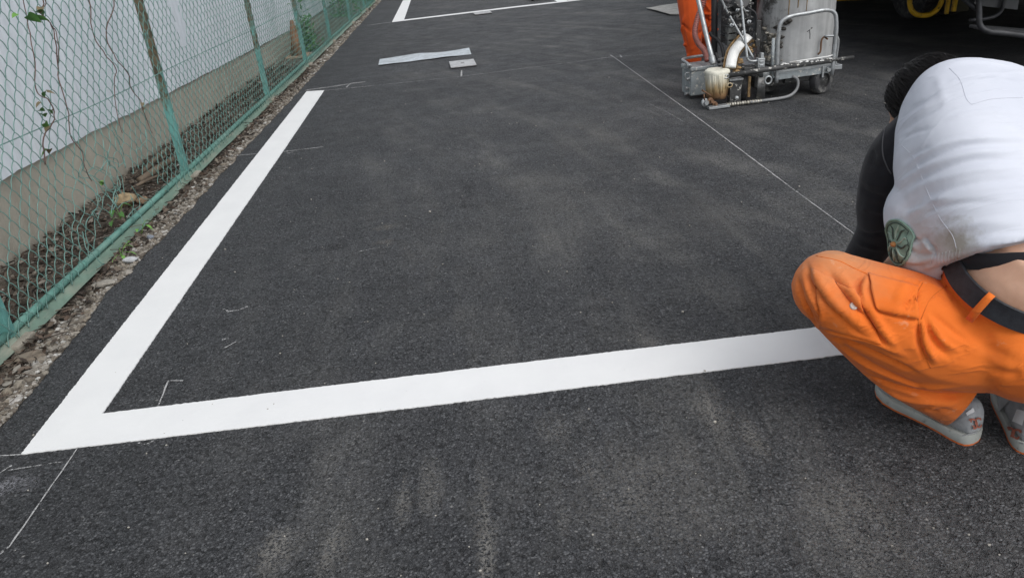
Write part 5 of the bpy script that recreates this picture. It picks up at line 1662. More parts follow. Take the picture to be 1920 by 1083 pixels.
def cloth_strip(tree, pts, w, mat, parent, name, lift=0.0012, n=3):
    """A printed stroke of width w (picture units) following the surface."""
    P = spline([(x, y, 0) for x, y in pts], n); vs, fs = [], []
    for i, p in enumerate(P):
        t_ = P[min(i + 1, len(P) - 1)] - P[max(i - 1, 0)]; nn = V(-t_[1], t_[0]) / max(np.linalg.norm(t_), 1e-6)
        hs_ = [on_cloth(tree, p[0] + nn[0] * k * w / 2, p[1] + nn[1] * k * w / 2) for k in (-1, 1)]
        if None in hs_: continue
        vs += [h[0] + h[1] * lift for h in hs_]
    for i in range(len(vs) // 2 - 1): fs.append((2 * i, 2 * i + 1, 2 * i + 3, 2 * i + 2))
    if fs:
        g = G(); g.add(vs, fs); return g.build(name, mat, parent, smooth=True)

# ---- joints
hipL, hipR = V(1.145, 1.345, 0.300), V(1.31, 1.42, 0.300)
kneL, kneR = V(0.790, 1.500, 0.370), V(1.46, 1.84, 0.38)
ankL, ankR = V(1.065, 1.400, 0.105), V(1.240, 1.365, 0.105)
waist = V(1.165, 1.41, 0.43)
shlL, shlR = V(1.105, 1.725, 0.650), V(1.42, 1.74, 0.585)
nek = V(1.235, 1.80, 0.735)
hed = V(1.225, 1.925, 0.650)
elbL, wriL = V(1.065, 1.80, 0.36), V(1.06, 1.96, 0.105)
elbR, wriR = V(1.50, 1.93, 0.40), V(1.29, 2.06, 0.13)
FWD = V(-0.40, 0.917, 0.0)
armL = [V(1.20, 1.72, 0.68), shlL, V(1.052, 1.735, 0.58), V(1.045, 1.765, 0.46), elbL, V(1.06, 1.88, 0.22), wriL]
armR = [V(1.24, 1.73, 0.68), shlR, V(1.46, 1.83, 0.50), elbR, V(1.41, 2.0, 0.24), wriR]
# belt plane: low at the back, high at the front
wn_ = V(0.155, -0.36, 0.92); wn_ /= np.linalg.norm(wn_)
wc = V(1.190, 1.392, 0.413)
e1 = V(-0.917, -0.40, 0.0); e1 -= wn_ * (e1 @ wn_); e1 /= np.linalg.norm(e1)
e2 = np.cross(wn_, e1)
def belt_ring(a, b_, off, n=64):
    return [wc + wn_ * off + e1 * a * cos(t) + e2 * b_ * sin(t) for t in np.linspace(0, 2 * pi, n, endpoint=False)]
BA, BB = 0.205, 0.168

# ---- body: one continuous skin
g = G()
limb(g, [V(1.21, 1.39, 0.32), waist, V(1.14, 1.53, 0.565), V(1.18, 1.66, 0.665), nek], [0.10, 0.130, 0.13, 0.12, 0.06])
limb(g, [nek, hed], [0.056, 0.055])
for h_, k_, a_, tx in ((hipL, kneL, ankL, V(-0.06, 0.13, -0.055)), (hipR, kneR, ankR, V(0.075, 0.13, -0.055))):
    limb(g, [h_, (h_ + k_) / 2, k_], [0.070, 0.064, 0.054]); limb(g, [k_, (k_ + a_) / 2 + V(0.01, -0.01, 0.0), a_], [0.054, 0.052, 0.038]); limb(g, [a_, a_ + tx], [0.038, 0.028])
limb(g, armL, [0.07, 0.058, 0.054, 0.048, 0.042, 0.036, 0.028])
limb(g, armR, [0.07, 0.058, 0.050, 0.042, 0.036, 0.028])
g.loft([belt_ring(0.12, 0.11, -0.10, 40), belt_ring(BA - 0.085, BB - 0.06, -0.05, 40), belt_ring(BA - 0.034, BB - 0.022, -0.012, 40), belt_ring(BA - 0.018, BB - 0.016, 0.0, 40), belt_ring(BA - 0.030, BB - 0.030, 0.04, 40), belt_ring(0.145, 0.11, 0.09, 40)])
hand(g, wriL, (0.15, 0.85, -0.5), (-0.1, 0.45, 0.9), 0.95, 0.35, thumb_side=-1)
hand(g, wriR, (-0.35, 0.75, -0.5), (0.1, 0.45, 0.9), 0.95, 0.35, thumb_side=1)
Mh, hat_ = head_shape(g, hed, (-0.35, 0.55, -0.75), (-0.35, 0.70, 0.62))
link('body', remesh(g, 0.008, 3), M_skin, wk)
for k_ in (-1, 1):
    g = G(); g.ell(hat_(0.080, 0.032 * k_, -0.002), (0.011, 0.011, 0.009), nu=10, nv=6); g.build('eye', plain('eye_white', (0.6, 0.58, 0.55), 0.3), wk, smooth=True)
# hair: a cap with many short locks
g = G(); g.ell(hat_(-0.022, 0, 0.030), (0.104, 0.088, 0.094), Mh)
g.ell(hat_(-0.06, 0, -0.02), (0.06, 0.072, 0.06), Mh)
hair = link('hair', remesh(g, 0.010, 2), M_hair, wk)
r = np.random.default_rng(77)
g = G()
swirl = Mh @ V(-0.55, 0.25, -0.75)
for k in range(4200):
    q = r.normal(size=3); q /= np.linalg.norm(q)
    if q[0] > 0.6: continue
    b0 = hat_(-0.022 + q[0] * 0.103, q[1] * 0.087, 0.030 + q[2] * 0.093)
    nrm = Mh @ q
    d = swirl + V(0, 0, -0.35) + r.normal(size=3) * 0.15 + 0.12 * V(sin(q[1] * 9), 0, cos(q[2] * 8))
    d -= nrm * (d @ nrm) * 0.92; d /= max(np.linalg.norm(d), 0.2); L = r.uniform(0.03, 0.085)
    lift = r.uniform(0.001, 0.006)
    g.tube([b0 - nrm * 0.002, b0 + d * L * 0.5 + nrm * lift, b0 + d * L + nrm * (lift * 0.4 - L * L * 3.2)], [0.0010, 0.0009, 0.0003], 3, caps=False)
tag(g.build('locks', M_hair, hair, smooth=True), kind='stuff')

# ---- trousers
def mat_orange():
    m, nt, b = new_mat('orange_cotton')
    n = N(nt)
    c = n.ramp(n.noise(6, 4), [(0.3, (0.76, 0.160, 0.022, 1)), (0.65, (0.85, 0.195, 0.028, 1))])
    # dust worn into the knee, thigh top and shin
    kn = nt.nodes.new('ShaderNodeVectorMath'); kn.operation = 'DISTANCE'
    n.link(n.obj, kn.inputs[0]); kn.inputs[1].default_value = (0.80, 1.50, 0.46)
    f = n.math('MULTIPLY', n.ramp(n.math('ADD', kn.outputs['Value'], n.math('MULTIPLY', n.noise(18, 5, 0.7), 0.12)), [(0.05, 0.75), (0.22, 0.0)]), 1.0)
    c = n.mix(f, c, (0.50, 0.30, 0.16, 1))
    d = n.math('MULTIPLY', n.ramp(n.noise(9, 6, 0.7), [(0.58, 0), (0.82, 1)]), 0.22)
    c = n.mix(d, c, (0.50, 0.20, 0.08, 1))
    cuff = n.ramp(n.math('ADD', n.sep()[2], n.math('MULTIPLY', n.noise(16, 5, 0.7), 0.10)), [(0.09, 0.45), (0.20, 0.0)])
    c = n.mix(cuff, c, (0.36, 0.17, 0.08, 1))
    w = n.ramp(n.noise(28, 4, 0.6, vec=n.mapping(n.obj, loc=(2, 1, 0.4))), [(0.66, 0), (0.72, 1)])
    c = n.mix(n.math('MULTIPLY', w, 0.25), c, (0.70, 0.48, 0.32, 1))
    n.link(c, b.inputs['Base Color'])
    b.inputs['Roughness'].default_value = 0.85
    b.inputs['Specular IOR Level'].default_value = 0.2
    b.inputs['Sheen Weight'].default_value = 0.1
    cr = crease(n, (-0.75, 0.35, -0.55), (0.55, -0.2, -0.8), (0.4, 0.9, 0.0), 5.0, 17.0, 8.0)
    nb = n.bump(cr, 0.32, 0.008)
    n.link(n.bump(n.math('ADD', n.noise(700, 1), n.math('MULTIPLY', n.noise(30, 4), 2.5)), 0.16, 0.003, nb), b.inputs['Normal'])
    return m
M_orange = mat_orange()
M_orange_dk = plain('orange_stitch', (0.66, 0.15, 0.015), 0.9)
g = G()
limb(g, [V(1.175, 1.395, 0.41), V(1.20, 1.385, 0.34), V(1.23, 1.375, 0.28)], [0.170, 0.172, 0.168])
g.ell((1.165, 1.315, 0.275), (0.150, 0.135, 0.130)); g.ell((1.31, 1.38, 0.295), (0.150, 0.135, 0.130))
limb(g, [hipL + V(0.005, 0.0, -0.022), V(1.03, 1.395, 0.262), V(0.91, 1.435, 0.312), kneL], [0.122, 0.120, 0.114, 0.088])
limb(g, [kneL + V(0, 0, -0.01), V(0.86, 1.485, 0.285), V(0.965, 1.445, 0.18), V(1.075, 1.40, 0.095)], [0.078, 0.085, 0.088, 0.076])
limb(g, [hipR, V(1.40, 1.63, 0.36), kneR], [0.135, 0.11, 0.085])
limb(g, [kneR + V(0, 0, -0.01), V(1.38, 1.60, 0.23), V(1.255, 1.37, 0.105)], [0.078, 0.085, 0.07])
me = remesh(g, 0.0052, 12)
# open waist and hems
slice_off(me, wc - wn_ * 0.016, wn_, lambda c: np.linalg.norm((c - wc) - wn_ * ((c - wc) @ wn_)) < 0.30 and c[2] > 0.22 and (c - wc) @ V(-0.917, -0.40, 0.0) < 0.245)
for a_, k_ in ((ankL, V(0.965, 1.445, 0.18)), (ankR, V(1.38, 1.60, 0.23))):
    d = a_ - k_; d /= np.linalg.norm(d)
    d = d + 0.55 * V(0.42, -0.90, 0.0); d /= np.linalg.norm(d)
    slice_off(me, a_ + d * 0.030, d, lambda c, a_=a_: np.linalg.norm(c - a_) < 0.14 and c[2] < 0.17)
# draw the waistband in to the belt
P = co_of(me)
rel = P - wc
sd = rel @ wn_
cu, cv = rel @ e1, rel @ e2
rad = np.hypot(cu, cv); th = np.arctan2(cv, cu)
tgt = 1.0 / np.sqrt((np.cos(th) / (BA + 0.001)) ** 2 + (np.sin(th) / (BB + 0.001)) ** 2)
wgt = np.clip(1 + (sd + 0.016) / 0.075, 0, 1) ** 1.5 * (sd < 0.02) * (rad < 0.34) * np.clip((0.225 - cu) / 0.07, 0, 1)
k_ = 1 + wgt * (tgt / np.maximum(rad, 0.05) - 1)
P = wc + np.outer(sd, wn_) + np.outer(cu * k_, e1) + np.outer(cv * k_, e2)
set_co(me, P)
TROUSER_FOLDS = [
    # knee fans
    ([(1492, 505), (1505, 560), (1530, 610)], -0.007, 0.007), ([(1500, 495), (1520, 555), (1548, 605)], 0.005, 0.008),
    ([(1510, 490), (1545, 560), (1620, 625)], -0.006, 0.007), ([(1520, 500), (1560, 560), (1640, 632)], 0.006, 0.008),
    ([(1550, 505), (1590, 560), (1650, 620)], -0.006, 0.008), ([(1575, 510), (1620, 575), (1670, 640)], 0.005, 0.009),
    # pocket gathers
    ([(1620, 515), (1607, 540), (1610, 560)], -0.007, 0.006), ([(1628, 515), (1618, 545), (1622, 575)], 0.005, 0.006),
    ([(1605, 540), (1625, 590), (1660, 645)], -0.006, 0.007), ([(1625, 560), (1650, 610), (1690, 660)], 0.005, 0.009),
    ([(1640, 580), (1700, 598), (1722, 596)], -0.004, 0.005),
    # hip creases
    ([(1690, 585), (1705, 560), (1715, 540)], -0.006, 0.006), ([(1703, 588), (1715, 560), (1722, 545)], -0.005, 0.005), ([(1675, 570), (1690, 545), (1700, 530)], 0.004, 0.007),
    ([(1722, 600), (1725, 640), (1740, 685)], -0.007, 0.007), ([(1730, 600), (1735, 640), (1755, 680)], 0.006, 0.007),
    ([(1732, 590), (1752, 640), (1780, 670)], -0.006, 0.006), ([(1738, 590), (1765, 635), (1800, 660)], 0.004, 0.006), ([(1745, 585), (1780, 615), (1815, 640)], -0.004, 0.006),
    # under the thigh
    ([(1530, 612), (1580, 625), (1640, 640), (1700, 668)], 0.007, 0.009), ([(1540, 628), (1600, 645), (1660, 672), (1720, 700)], -0.009, 0.009),
    ([(1570, 650), (1640, 690), (1720, 720), (1800, 725)], 0.006, 0.010), ([(1600, 690), (1680, 725), (1760, 742), (1815, 740)], -0.008, 0.008),
    ([(1615, 700), (1690, 745), (1770, 755), (1800, 752)], 0.005, 0.008), ([(1640, 730), (1700, 762), (1760, 770)], -0.005, 0.007), ([(1735, 772), (1765, 758), (1800, 768)], 0.003, 0.006),
    # seat
    ([(1800, 600), (1850, 650), (1915, 680)], -0.003, 0.014), ([(1790, 560), (1830, 590), (1880, 640)], 0.003, 0.014), ([(1850, 690), (1890, 700), (1919, 700)], -0.004, 0.010),
]
folds(me, [(p_, a_ * 1.55, w_ * 0.9) for (p_, a_, w_) in TROUSER_FOLDS])
trousers = shell(link('trousers', me, M_orange, wk), 0.003)
tt = bvh_of(me)
for pts in ([(1727, 598), (1745, 560), (1775, 535)], [(1722, 600), (1717, 560), (1730, 530)], 
            [(1520, 478), (1570, 488), (1600, 502), (1625, 513)], [(1722, 600), (1728, 650), (1745, 690)]):
    seam(tt, pts, 0.0012, M_orange_dk, trousers)
for nm, qd in (('pocket_flap', [(1627, 514), (1720, 538), (1721, 597), (1641, 580)]), ('cargo_pocket', [(1524, 505), (1604, 545), (1652, 646), (1540, 612)])):
    shell(cloth_patch(tt, qd, M_orange, trousers, nm, 18, 14, 0.0035), 0.003)
# snap button
h = on_cloth(tt, 1598, 575)
if h is not None:
    h = (h[0] + h[1] * 0.0085, h[1])
    g = G(); g.lathe([(0.0, 0.0015), (0.004, 0.0015), (0.005, 0.0030), (0.0075, 0.0028), (0.009, 0.0005), (0.009, -0.002)], h[0], h[1], 20); g.build('snap_button', plain('snap', (0.56, 0.50, 0.46), 0.85, var=0.2, vscale=300), trousers, angle=30)

# ---- belt round the waist, carried by the trousers' top edge
def mat_belt():
    m, nt, b = new_mat('belt_webbing')
    n = N(nt)
    c = n.ramp(n.noise(40, 5, 0.7), [(0.35, (0.009, 0.010, 0.014, 1)), (0.75, (0.032, 0.036, 0.045, 1))])
    n.link(c, b.inputs['Base Color']); b.inputs['Roughness'].default_value = 0.6
    n.link(n.bump(n.noise(400, 2), 0.3, 0.002), b.inputs['Normal'])
    return m
g = G()
g.loft([belt_ring(BA, BB, -0.024), belt_ring(BA + 0.003, BB + 0.003, -0.022), belt_ring(BA - 0.006, BB - 0.006, 0.020), belt_ring(BA - 0.009, BB - 0.009, 0.022), belt_ring(BA - 0.014, BB - 0.014, 0.019), belt_ring(BA - 0.006, BB - 0.006, -0.022)], caps=False)
belt = g.build('belt', mat_belt(), wk, angle=40)
def belt_loop(t, w=0.014):
    P = []
    for off, out in ((-0.050, 0.004), (-0.034, 0.006), (-0.024, 0.009), (0.0, 0.004), (0.016, 0.0), (0.025, -0.008)):
        ring = []
        for s_ in (-w / 2, w / 2):
            a = t + s_ / 0.16
            p = wc + wn_ * off + e1 * (BA + out) * cos(a) + e2 * (BB + out) * sin(a)
            ring.append(p)
        P.append(ring)
    g = G(); vs = [p for r_ in P for p in r_]
    g.add(vs, [(2 * i, 2 * i + 1, 2 * i + 3, 2 * i + 2) for i in range(len(P) - 1)])
    return shell(g.build('belt_loop', M_orange, wk, smooth=True), 0.003, 0)
for t in (0.12, 0.95, 2.0, 3.1, 4.2, 5.3): belt_loop(t)

# ---- shirt
def mat_shirt():
    m, nt, b = new_mat('white_shirt')
    n = N(nt)
    c = n.ramp(n.noise(6, 3), [(0.3, (0.60, 0.625, 0.70, 1)), (0.7, (0.66, 0.685, 0.755, 1))])
    st = nt.nodes.new('ShaderNodeVectorMath'); st.operation = 'DISTANCE'
    n.link(n.obj, st.inputs[0]); st.inputs[1].default_value = STAIN
    f = n.ramp(n.math('ADD', st.outputs['Value'], n.math('MULTIPLY', n.math('SUBTRACT', n.noise(38, 5, 0.7), 0.5), 0.09)), [(0.012, 0.9), (0.062, 0.0)])
    c = n.mix(f, c, (0.30, 0.28, 0.235, 1))
    st2 = nt.nodes.new('ShaderNodeVectorMath'); st2.operation = 'DISTANCE'
    n.link(n.obj, st2.inputs[0]); st2.inputs[1].default_value = STAIN2
    f2 = n.ramp(n.math('ADD', st2.outputs['Value'], n.math('MULTIPLY', n.math('SUBTRACT', n.noise(20, 5, 0.7), 0.5), 0.12)), [(0.02, 0.65), (0.12, 0.0)])
    c = n.mix(f2, c, (0.42, 0.40, 0.365, 1))
    n.link(c, b.inputs['Base Color'])
    b.inputs['Roughness'].default_value = 0.8
    b.inputs['Specular IOR Level'].default_value = 0.25
    cr = crease(n, (-0.93, -0.30, -0.15), (0.0, 0.72, 0.69), (0.3, -0.6, 0.7), 3.2, 13.0, 4.0, 0.4)
    nb = n.bump(cr, 0.22, 0.008)
    n.link(n.bump(n.math('ADD', n.noise(800, 1), n.math('MULTIPLY', n.noise(22, 4), 2.5)), 0.10, 0.003, nb), b.inputs['Normal'])
    return m
g = G()
SP = [  # centre, left half width, depth half, left axis
    (V(1.145, 1.425, 0.440), 0.180, 0.150, V(-0.93, -0.36, 0.0)),
    (V(1.140, 1.490, 0.520), 0.188, 0.148, V(-0.93, -0.34, -0.04)),
    (V(1.155, 1.570, 0.610), 0.188, 0.142, V(-0.93, -0.28, -0.06)),
    (V(1.185, 1.650, 0.678), 0.180, 0.132, V(-0.93, -0.20, 0.02)),
    (V(1.195, 1.725, 0.712), 0.150, 0.112, V(-0.94, -0.10, 0.14)),
    (V(1.205, 1.785, 0.725), 0.090, 0.068, V(-0.95, -0.05, 0.16))]
rings = []
for i, (c, a, b_, l) in enumerate(SP):
    tn = SP[min(i + 1, len(SP) - 1)][0] - SP[max(i - 1, 0)][0]; tn /= np.linalg.norm(tn)
    l = l - tn * (l @ tn); l /= np.linalg.norm(l)
    n_ = np.cross(l, tn)
    rings.append([c + l * a * math.copysign(abs(cos(t)) ** 0.75, cos(t)) + n_ * b_ * math.copysign(abs(sin(t)) ** 0.75, sin(t)) for t in np.linspace(0, 2 * pi, 40, endpoint=False)])
g.loft(rings)
g.ell((1.060, 1.545, 0.50), (0.122, 0.13, 0.118)); g.ell((1.040, 1.505, 0.445), (0.106, 0.102, 0.088))   # shirt front hanging below the belly
limb(g, [V(1.21, 1.70, 0.67), shlL + V(0.02, 0.0, 0.005)], [0.10, 0.066])
limb(g, [V(1.26, 1.70, 0.68), shlR + V(-0.03, 0.0, 0.01)], [0.10, 0.066])
me = remesh(g, 0.0055, 14)
P = co_of(me)
hn = V(-0.11, 0.25, 1.0); hn /= np.linalg.norm(hn)
HEM0 = V(1.065, 1.28, 0.478)
slice_off(me, HEM0, -hn, lambda c: (c - V(1.005, 1.42, 0)) @ V(-0.80, 0.60, 0) < 0.0)
SHIRT_FOLDS = [
    ([(1688, 262), (1715, 248), (1750, 240)], -0.003, 0.005), ([(1700, 405), (1745, 378), (1800, 366)], 0.003, 0.006), ([(1705, 415), (1750, 392), (1810, 380), (1880, 378)], -0.003, 0.006),
    ([(1840, 240), (1880, 236), (1918, 238)], -0.002, 0.007), ([(1770, 226), (1830, 212), (1918, 210)], 0.0025, 0.008), ([(1695, 300), (1720, 285), (1750, 275)], -0.003, 0.005),
    ([(1830, 462), (1870, 455), (1918, 452)], 0.0025, 0.005), ([(1820, 478), (1870, 468), (1918, 462)], -0.0025, 0.004), ([(1690, 420), (1700, 445), (1695, 470)], 0.003, 0.006),
    ([(1720, 100), (1760, 150), (1770, 200)], 0.002, 0.012), ([(1700, 205), (1730, 190), (1775, 160)], -0.0025, 0.005),
    ([(1690, 318), (1740, 285), (1810, 262), (1918, 258)], 0.0035, 0.007), ([(1690, 330), (1740, 298), (1810, 274), (1918, 268)], -0.0045, 0.007),
    ([(1685, 345), (1740, 312), (1820, 288), (1918, 284)], 0.0045, 0.008), ([(1685, 358), (1745, 325), (1820, 302), (1918, 297)], -0.0045, 0.007),
    ([(1690, 372), (1745, 342), (1830, 320), (1918, 316)], 0.004, 0.008), ([(1700, 388), (1760, 358), (1850, 340), (1918, 336)], -0.0035, 0.008),
    ([(1683, 225), (1710, 205), (1745, 180)], -0.003, 0.006), ([(1685, 240), (1715, 215), (1760, 185)], 0.003, 0.006), ([(1686, 250), (1720, 225), (1770, 195)], -0.003, 0.006),
    ([(1745, 452), (1780, 430), (1840, 418), (1918, 415)], 0.003, 0.010), ([(1800, 470), (1850, 450), (1918, 440)], 0.003, 0.008), ([(1800, 462), (1850, 440), (1918, 430)], -0.003, 0.007),
    ([(1690, 430), (1720, 450), (1750, 440)], -0.004, 0.006), ([(1690, 460), (1725, 478), (1760, 470)], -0.005, 0.006), ([(1685, 480), (1715, 492), (1745, 485)], 0.004, 0.006),
    ([(1730, 445), (1748, 465), (1752, 480)], -0.006, 0.005), ([(1715, 440), (1738, 460), (1745, 478)], 0.004, 0.005), ([(1700, 500), (1730, 498), (1755, 488)], -0.004, 0.005),
    ([(1690, 395), (1720, 385), (1760, 380)], -0.003, 0.008),
    ([(1760, 125), (1820, 115), (1900, 125)], 0.003, 0.009), ([(1780, 150), (1850, 140), (1918, 150)], -0.002, 0.012),
]
folds(me, [(p_, a_ * 1.2, w_ * 0.95) for (p_, a_, w_) in SHIRT_FOLDS])
ts_ = bvh_of(me)
h = on_cloth(ts_, 1790, 458); STAIN = tuple(h[0]) if h else (1.0, 1.4, 0.5)
h = on_cloth(ts_, 1725, 480); STAIN2 = tuple(h[0]) if h else (0.95, 1.45, 0.47)
M_shirt = mat_shirt()
shirt = shell(link('shirt', me, M_shirt, wk), 0.003)
M_seam = plain('shirt_seam', (0.57, 0.59, 0.655), 0.85, var=0.1)
for pts in ([(1690, 272), (1714, 298), (1735, 350), (1760, 405), (1785, 440), (1793, 465)], [(1780, 128), (1800, 150), (1812, 185), (1822, 196)], [(1822, 196), (1860, 186), (1918, 183)]):
    seam(ts_, pts, 0.0008, M_seam, shirt)
for k in range(9):           # elastic gathers at the side hem
    x = 1745 + k * 6.5
    seam(ts_, [(x + 3, 478 - k * 1.6), (x - 1, 497 - k * 1.4)], 0.0011, M_shirt, shirt, 'gather')
# dark vest showing under the hem at the back
g = G()
vc = SP[0][0] + V(0.012, -0.004, 0.0)
vb = V(0, 0, 1.0) - V(-0.154, 0.354, 0) * 0.0
rg = lambda o, k: [vc + V(0, 0, o) + V(0, 0, -0.27) * ((V(-0.917, -0.40, 0) * 0.150 * k * cos(t) + V(0.40, -0.917, 0) * 0.124 * k * sin(t)) @ FWD) + V(-0.917, -0.40, 0) * 0.150 * k * cos(t) + V(0.40, -0.917, 0) * 0.124 * k * sin(t) for t in np.linspace(0, 2 * pi, 48, endpoint=False)]
g.loft([rg(0.010, 1.0), rg(0.012, 1.02), rg(0.05, 1.04)], caps=False)
for i, p in enumerate(g.v):
    g.v[i] = (p[0], p[1], p[2] - 0.11 * max(0.0, (p[0] - 1.06) if p[1] < 1.40 else 0.0))
shell(g.build('vest', M_black_knit, wk, smooth=True), 0.003)
# ---- black sleeves
g = G(); limb(g, [shlL + V(0.0, -0.005, 0.01)] + armL[2:-1] + [wriL + V(0, -0.01, 0.02)], [0.070, 0.076, 0.066, 0.058, 0.048, 0.037])
me = remesh(g, 0.008, 4)
folds(me, [([(1650, 225), (1632, 262), (1640, 300)], -0.005, 0.010), ([(1612, 330), (1635, 345), (1665, 350)], 0.004, 0.008), ([(1608, 350), (1635, 365), (1668, 372)], -0.005, 0.007), ([(1604, 400), (1630, 392), (1660, 400)], 0.004, 0.008),
           ([(1602, 430), (1630, 440), (1660, 436)], -0.005, 0.007), ([(1602, 455), (1625, 462), (1650, 470)], 0.004, 0.007), ([(1618, 300), (1640, 310), (1668, 318)], -0.004, 0.008)])
sleeve_near = link('sleeve', me, M_black_knit, wk)
me_sl = me
g = G(); limb(g, [shlR] + armR[2:-1] + [wriR + V(0.01, -0.01, 0.02)], [0.074, 0.068, 0.058, 0.048, 0.037])
link('sleeve', remesh(g, 0.008, 4), M_black_knit, wk)

tl = bvh_of(me_sl)
# grey piping at the armhole and along the sleeve seam
M_pipe = plain('grey_piping', (0.075, 0.075, 0.08), 0.7)
seam(tl, [(1673, 213), (1661, 236), (1655, 265), (1656, 292), (1664, 314), (1671, 326)], 0.0022, M_pipe, sleeve_near, 'piping')
# ---- round green badge on the shirt front
h = on_cloth(ts_, 1678, 458) or on_cloth(ts_, 1686, 458)
if h is not None:
    M_badge = plain('badge_green', (0.20, 0.31, 0.25), 0.7, var=0.3, vscale=60)
    M_badge_dk = plain('badge_dark', (0.045, 0.065, 0.055), 0.7)
    M_badge_lt = plain('badge_pale', (0.34, 0.44, 0.37), 0.7)
    M_badge_or = plain('badge_orange', (0.36, 0.16, 0.05), 0.7)
    n0 = np.array(ts_.find_nearest(Vector(h[0]))[1])
    u_ = np.cross(V(0.2, -0.5, 1), n0); u_ /= np.linalg.norm(u_); v_ = np.cross(n0, u_)
    def bp(rad, ang, lift):
        q = h[0] + (u_ * cos(ang) + v_ * sin(ang)) * rad
        loc, nn, _, _ = ts_.find_nearest(Vector(q))
        nn = np.array(nn)
        return np.array(loc) + nn * lift
    RB = 0.058
    g = G(); vs, fs = [bp(0, 0, 0.002)], []
    for i in range(1, 6):
        for k in range(36): vs.append(bp(RB * i / 5, 2 * pi * k / 36, 0.002))
    fs += [(0, 1 + k, 1 + (k + 1) % 36) for k in range(36)]
    for i in range(4):
        for k in range(36):
            a = 1 + i * 36; fs.append((a + k, a + 36 + k, a + 36 + (k + 1) % 36, a + (k + 1) % 36))
    g.add(vs, fs); badge = g.build('badge', M_badge, shirt, smooth=True)
    g = G(); g.tube([bp(RB * 0.97, t, 0.0025) for t in np.linspace(0, 2 * pi, 40, endpoint=False)], 0.0028, 6, closed=True); g.build('badge_rim', M_badge, badge, smooth=True)
    g = G(); g.tube([bp(RB * 0.86, t, 0.0025) for t in np.linspace(0, 2 * pi, 40, endpoint=False)], 0.0012, 5, closed=True); g.build('badge_ring', M_badge_dk, badge, smooth=True)
    for k in range(12):
        a = 2 * pi * k / 12 + 0.1
        g = G(); g.tube([bp(RB * t, a + 0.12 * sin(t * 9 + k), 0.0028) for t in np.linspace(0.22, 0.80, 6)], [0.0012, 0.0022, 0.0026, 0.0024, 0.0018, 0.001], 5)
        g.build('badge_ray', M_badge_dk if k % 2 else M_badge_lt, badge, smooth=True)
    g = G(); g.ell(bp(0, 0, 0.003), (0.008, 0.008, 0.006), nu=12, nv=8); g.build('badge_centre', M_badge_or, badge, smooth=True)

# ---- shoes
M_shoe = plain('shoe_suede', (0.36, 0.37, 0.38), 0.85, var=0.14, vscale=30, bump=0.3, bscale=300, dirt=(0.18, 0.175, 0.16, 1), dscale=24, dlo=0.6, dhi=0.75)
M_sole = plain('shoe_sole', (0.42, 0.435, 0.405), 0.7, var=0.12, vscale=20, dirt=(0.14, 0.14, 0.125, 1), dscale=30, dlo=0.6, dhi=0.72)
M_refl = plain('white_tab', (0.72, 0.72, 0.72), 0.5, var=0.05)
M_logo = plain('logo_red', (0.36, 0.115, 0.075), 0.7, var=0.2, vscale=80)
M_shoe2 = plain('shoe_overlay', (0.30, 0.305, 0.31), 0.8, var=0.15, vscale=40)
M_out = plain('outsole_orange', (0.55, 0.13, 0.03), 0.7)
def shoe(heel, d, L=0.285, left=True):
    d = V(*d, 0.0); d /= np.linalg.norm(d); sd = V(-d[1], d[0], 0)
    heel = V(*heel, 0.0)
    T = [0.0, 0.012, 0.035, 0.08, 0.16, 0.28, 0.42, 0.56, 0.70, 0.82, 0.91, 0.965, 0.99, 1.0]
    W = [0.010, 0.022, 0.031, 0.0365, 0.039, 0.0385, 0.040, 0.044, 0.0475, 0.0465, 0.039, 0.026, 0.014, 0.006]
    cw = lambda t: float(np.interp(t, T, W))
    off = lambda t: (0.006 if left else -0.006) * sin(pi * min(1, max(0, t)))
    spr = lambda t: 0.018 * max(0, (t - 0.72) / 0.28) ** 2
    C = lambda t, y, z: heel + d * (t * L) + sd * (y - off(t)) + V(0, 0, z)
    def outline(k, z):
        pts = [C(t, cw(t) * k, z(t)) for t in T] + [C(t, -cw(t) * k, z(t)) for t in reversed(T)]
        return pts
    g = G(); g.loft([outline(0.96, lambda t: 0.004 + spr(t)), outline(1.0, lambda t: 0.008 + spr(t)), outline(1.02, lambda t: 0.016 + spr(t)), outline(1.01, lambda t: 0.024 + 0.005 * max(0, 1 - t / 0.3) + spr(t)), outline(0.97, lambda t: 0.0265 + 0.005 * max(0, 1 - t / 0.3) + spr(t))])
    sole = g.build('sole', M_sole, None, angle=55)
    g2 = G(); g2.loft([outline(0.97, lambda t: 0.0 + spr(t)), outline(0.975, lambda t: 0.0045 + spr(t))]); outs = g2.build('outsole', M_out, None)
    TH = [0.0, 0.03, 0.10, 0.20, 0.30, 0.40, 0.50, 0.62, 0.75, 0.86, 0.94, 0.985]
    HH = [0.088, 0.104, 0.110, 0.108, 0.108, 0.112, 0.104, 0.088, 0.072, 0.062, 0.050, 0.036]
    g3 = G(); rings = []
    for t, hh in zip(TH, HH):
        rg_ = []
        wv = cw(max(t, 0.025)) * 0.985
        for k in range(13):
            a = pi * k / 12
            y = wv * math.copysign(abs(cos(a)) ** 0.6, cos(a)); z = 0.020 + spr(t) + (hh - 0.020) * abs(sin(a)) ** 0.62
            tt_ = t + (0.02 * (z - 0.02) / 0.08 if t < 0.05 else 0)
            rg_.append(C(tt_ + 0.006, y, z))
        rings.append(rg_)
    g3.loft(rings)
    up = g3.build('shoe', M_shoe, wk, smooth=True)
    sub_ = up.modifiers.new('sub', 'SUBSURF'); sub_.levels = 1; sub_.render_levels = 1
    for o_ in (sole, outs): o_.parent = up
    return up, bvh_of(up.data)
shL_, treeL = shoe((1.098, 1.335), (-0.40, 0.917), 0.268, left=True)
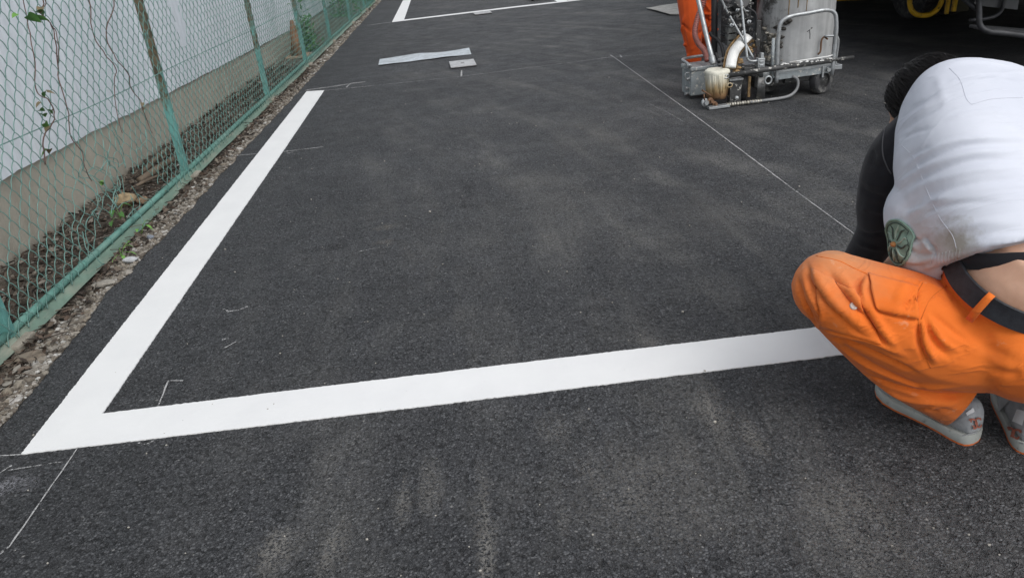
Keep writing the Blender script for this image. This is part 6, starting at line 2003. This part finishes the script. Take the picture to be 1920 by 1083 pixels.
shR_, treeR = shoe((1.190, 1.270), (0.42, 0.907), left=False)
def logo(tree, quad, parent):
    a, b, c, d = [np.array(q, float) for q in quad]
    m_ = lambda u, v: tuple((a * (1 - u) + b * u) * (1 - v) + (d * (1 - u) + c * u) * v)
    w = np.linalg.norm(b - a) * 0.15
    for P in ([(0.0, 0.06), (0.30, 0.04), (0.50, 0.22), (0.56, 0.5), (0.50, 0.78), (0.30, 0.96), (0.0, 0.94)], [(0.16, 0.06), (0.16, 0.34)], [(0.16, 0.66), (0.16, 0.94)],
              [(1.0, 0.30), (0.97, 0.10), (0.72, 0.04), (0.52, 0.20), (0.44, 0.5), (0.52, 0.80), (0.72, 0.96), (0.97, 0.90), (1.0, 0.70)]):
        cloth_strip(tree, [m_(*p) for p in P], w, M_logo, parent, 'emblem', 0.003, 4)
logo(treeL, [(1817, 785), (1836, 781), (1838, 799), (1823, 803)], shL_)
logo(treeR, [(1891, 800), (1917, 806), (1911, 823), (1889, 815)], shR_)
cloth_patch(treeL, [(1811, 773), (1824, 764), (1826, 771), (1814, 778)], M_refl, shL_, 'reflective_tab', 3, 3, 0.003)
cloth_patch(treeR, [(1909, 767), (1925, 772), (1919, 797), (1900, 789)], M_refl, shR_, 'reflective_tab', 3, 3, 0.003)
cloth_patch(treeL, [(1708, 781), (1750, 799), (1749, 808), (1697, 790)], plain('side_panel', (0.42, 0.42, 0.41), 0.8), shL_, 'side_panel', 6, 3, 0.002)
cloth_patch(treeR, [(1873, 733), (1893, 733), (1898, 747), (1874, 772)], plain('heel_mesh', (0.40, 0.40, 0.40), 0.9), shR_, 'heel_panel', 4, 4, 0.002)

for pts in ([(1660, 757), (1700, 786), (1752, 806), (1800, 816), (1846, 803)], [(1755, 795), (1790, 790), (1812, 778)]):
    cloth_strip(treeL, pts, 2.0, M_shoe2, shL_, 'stitch_line', 0.003)
cloth_strip(treeR, [(1868, 800), (1890, 822), (1918, 830)], 2.0, M_shoe2, shR_, 'stitch_line', 0.003)
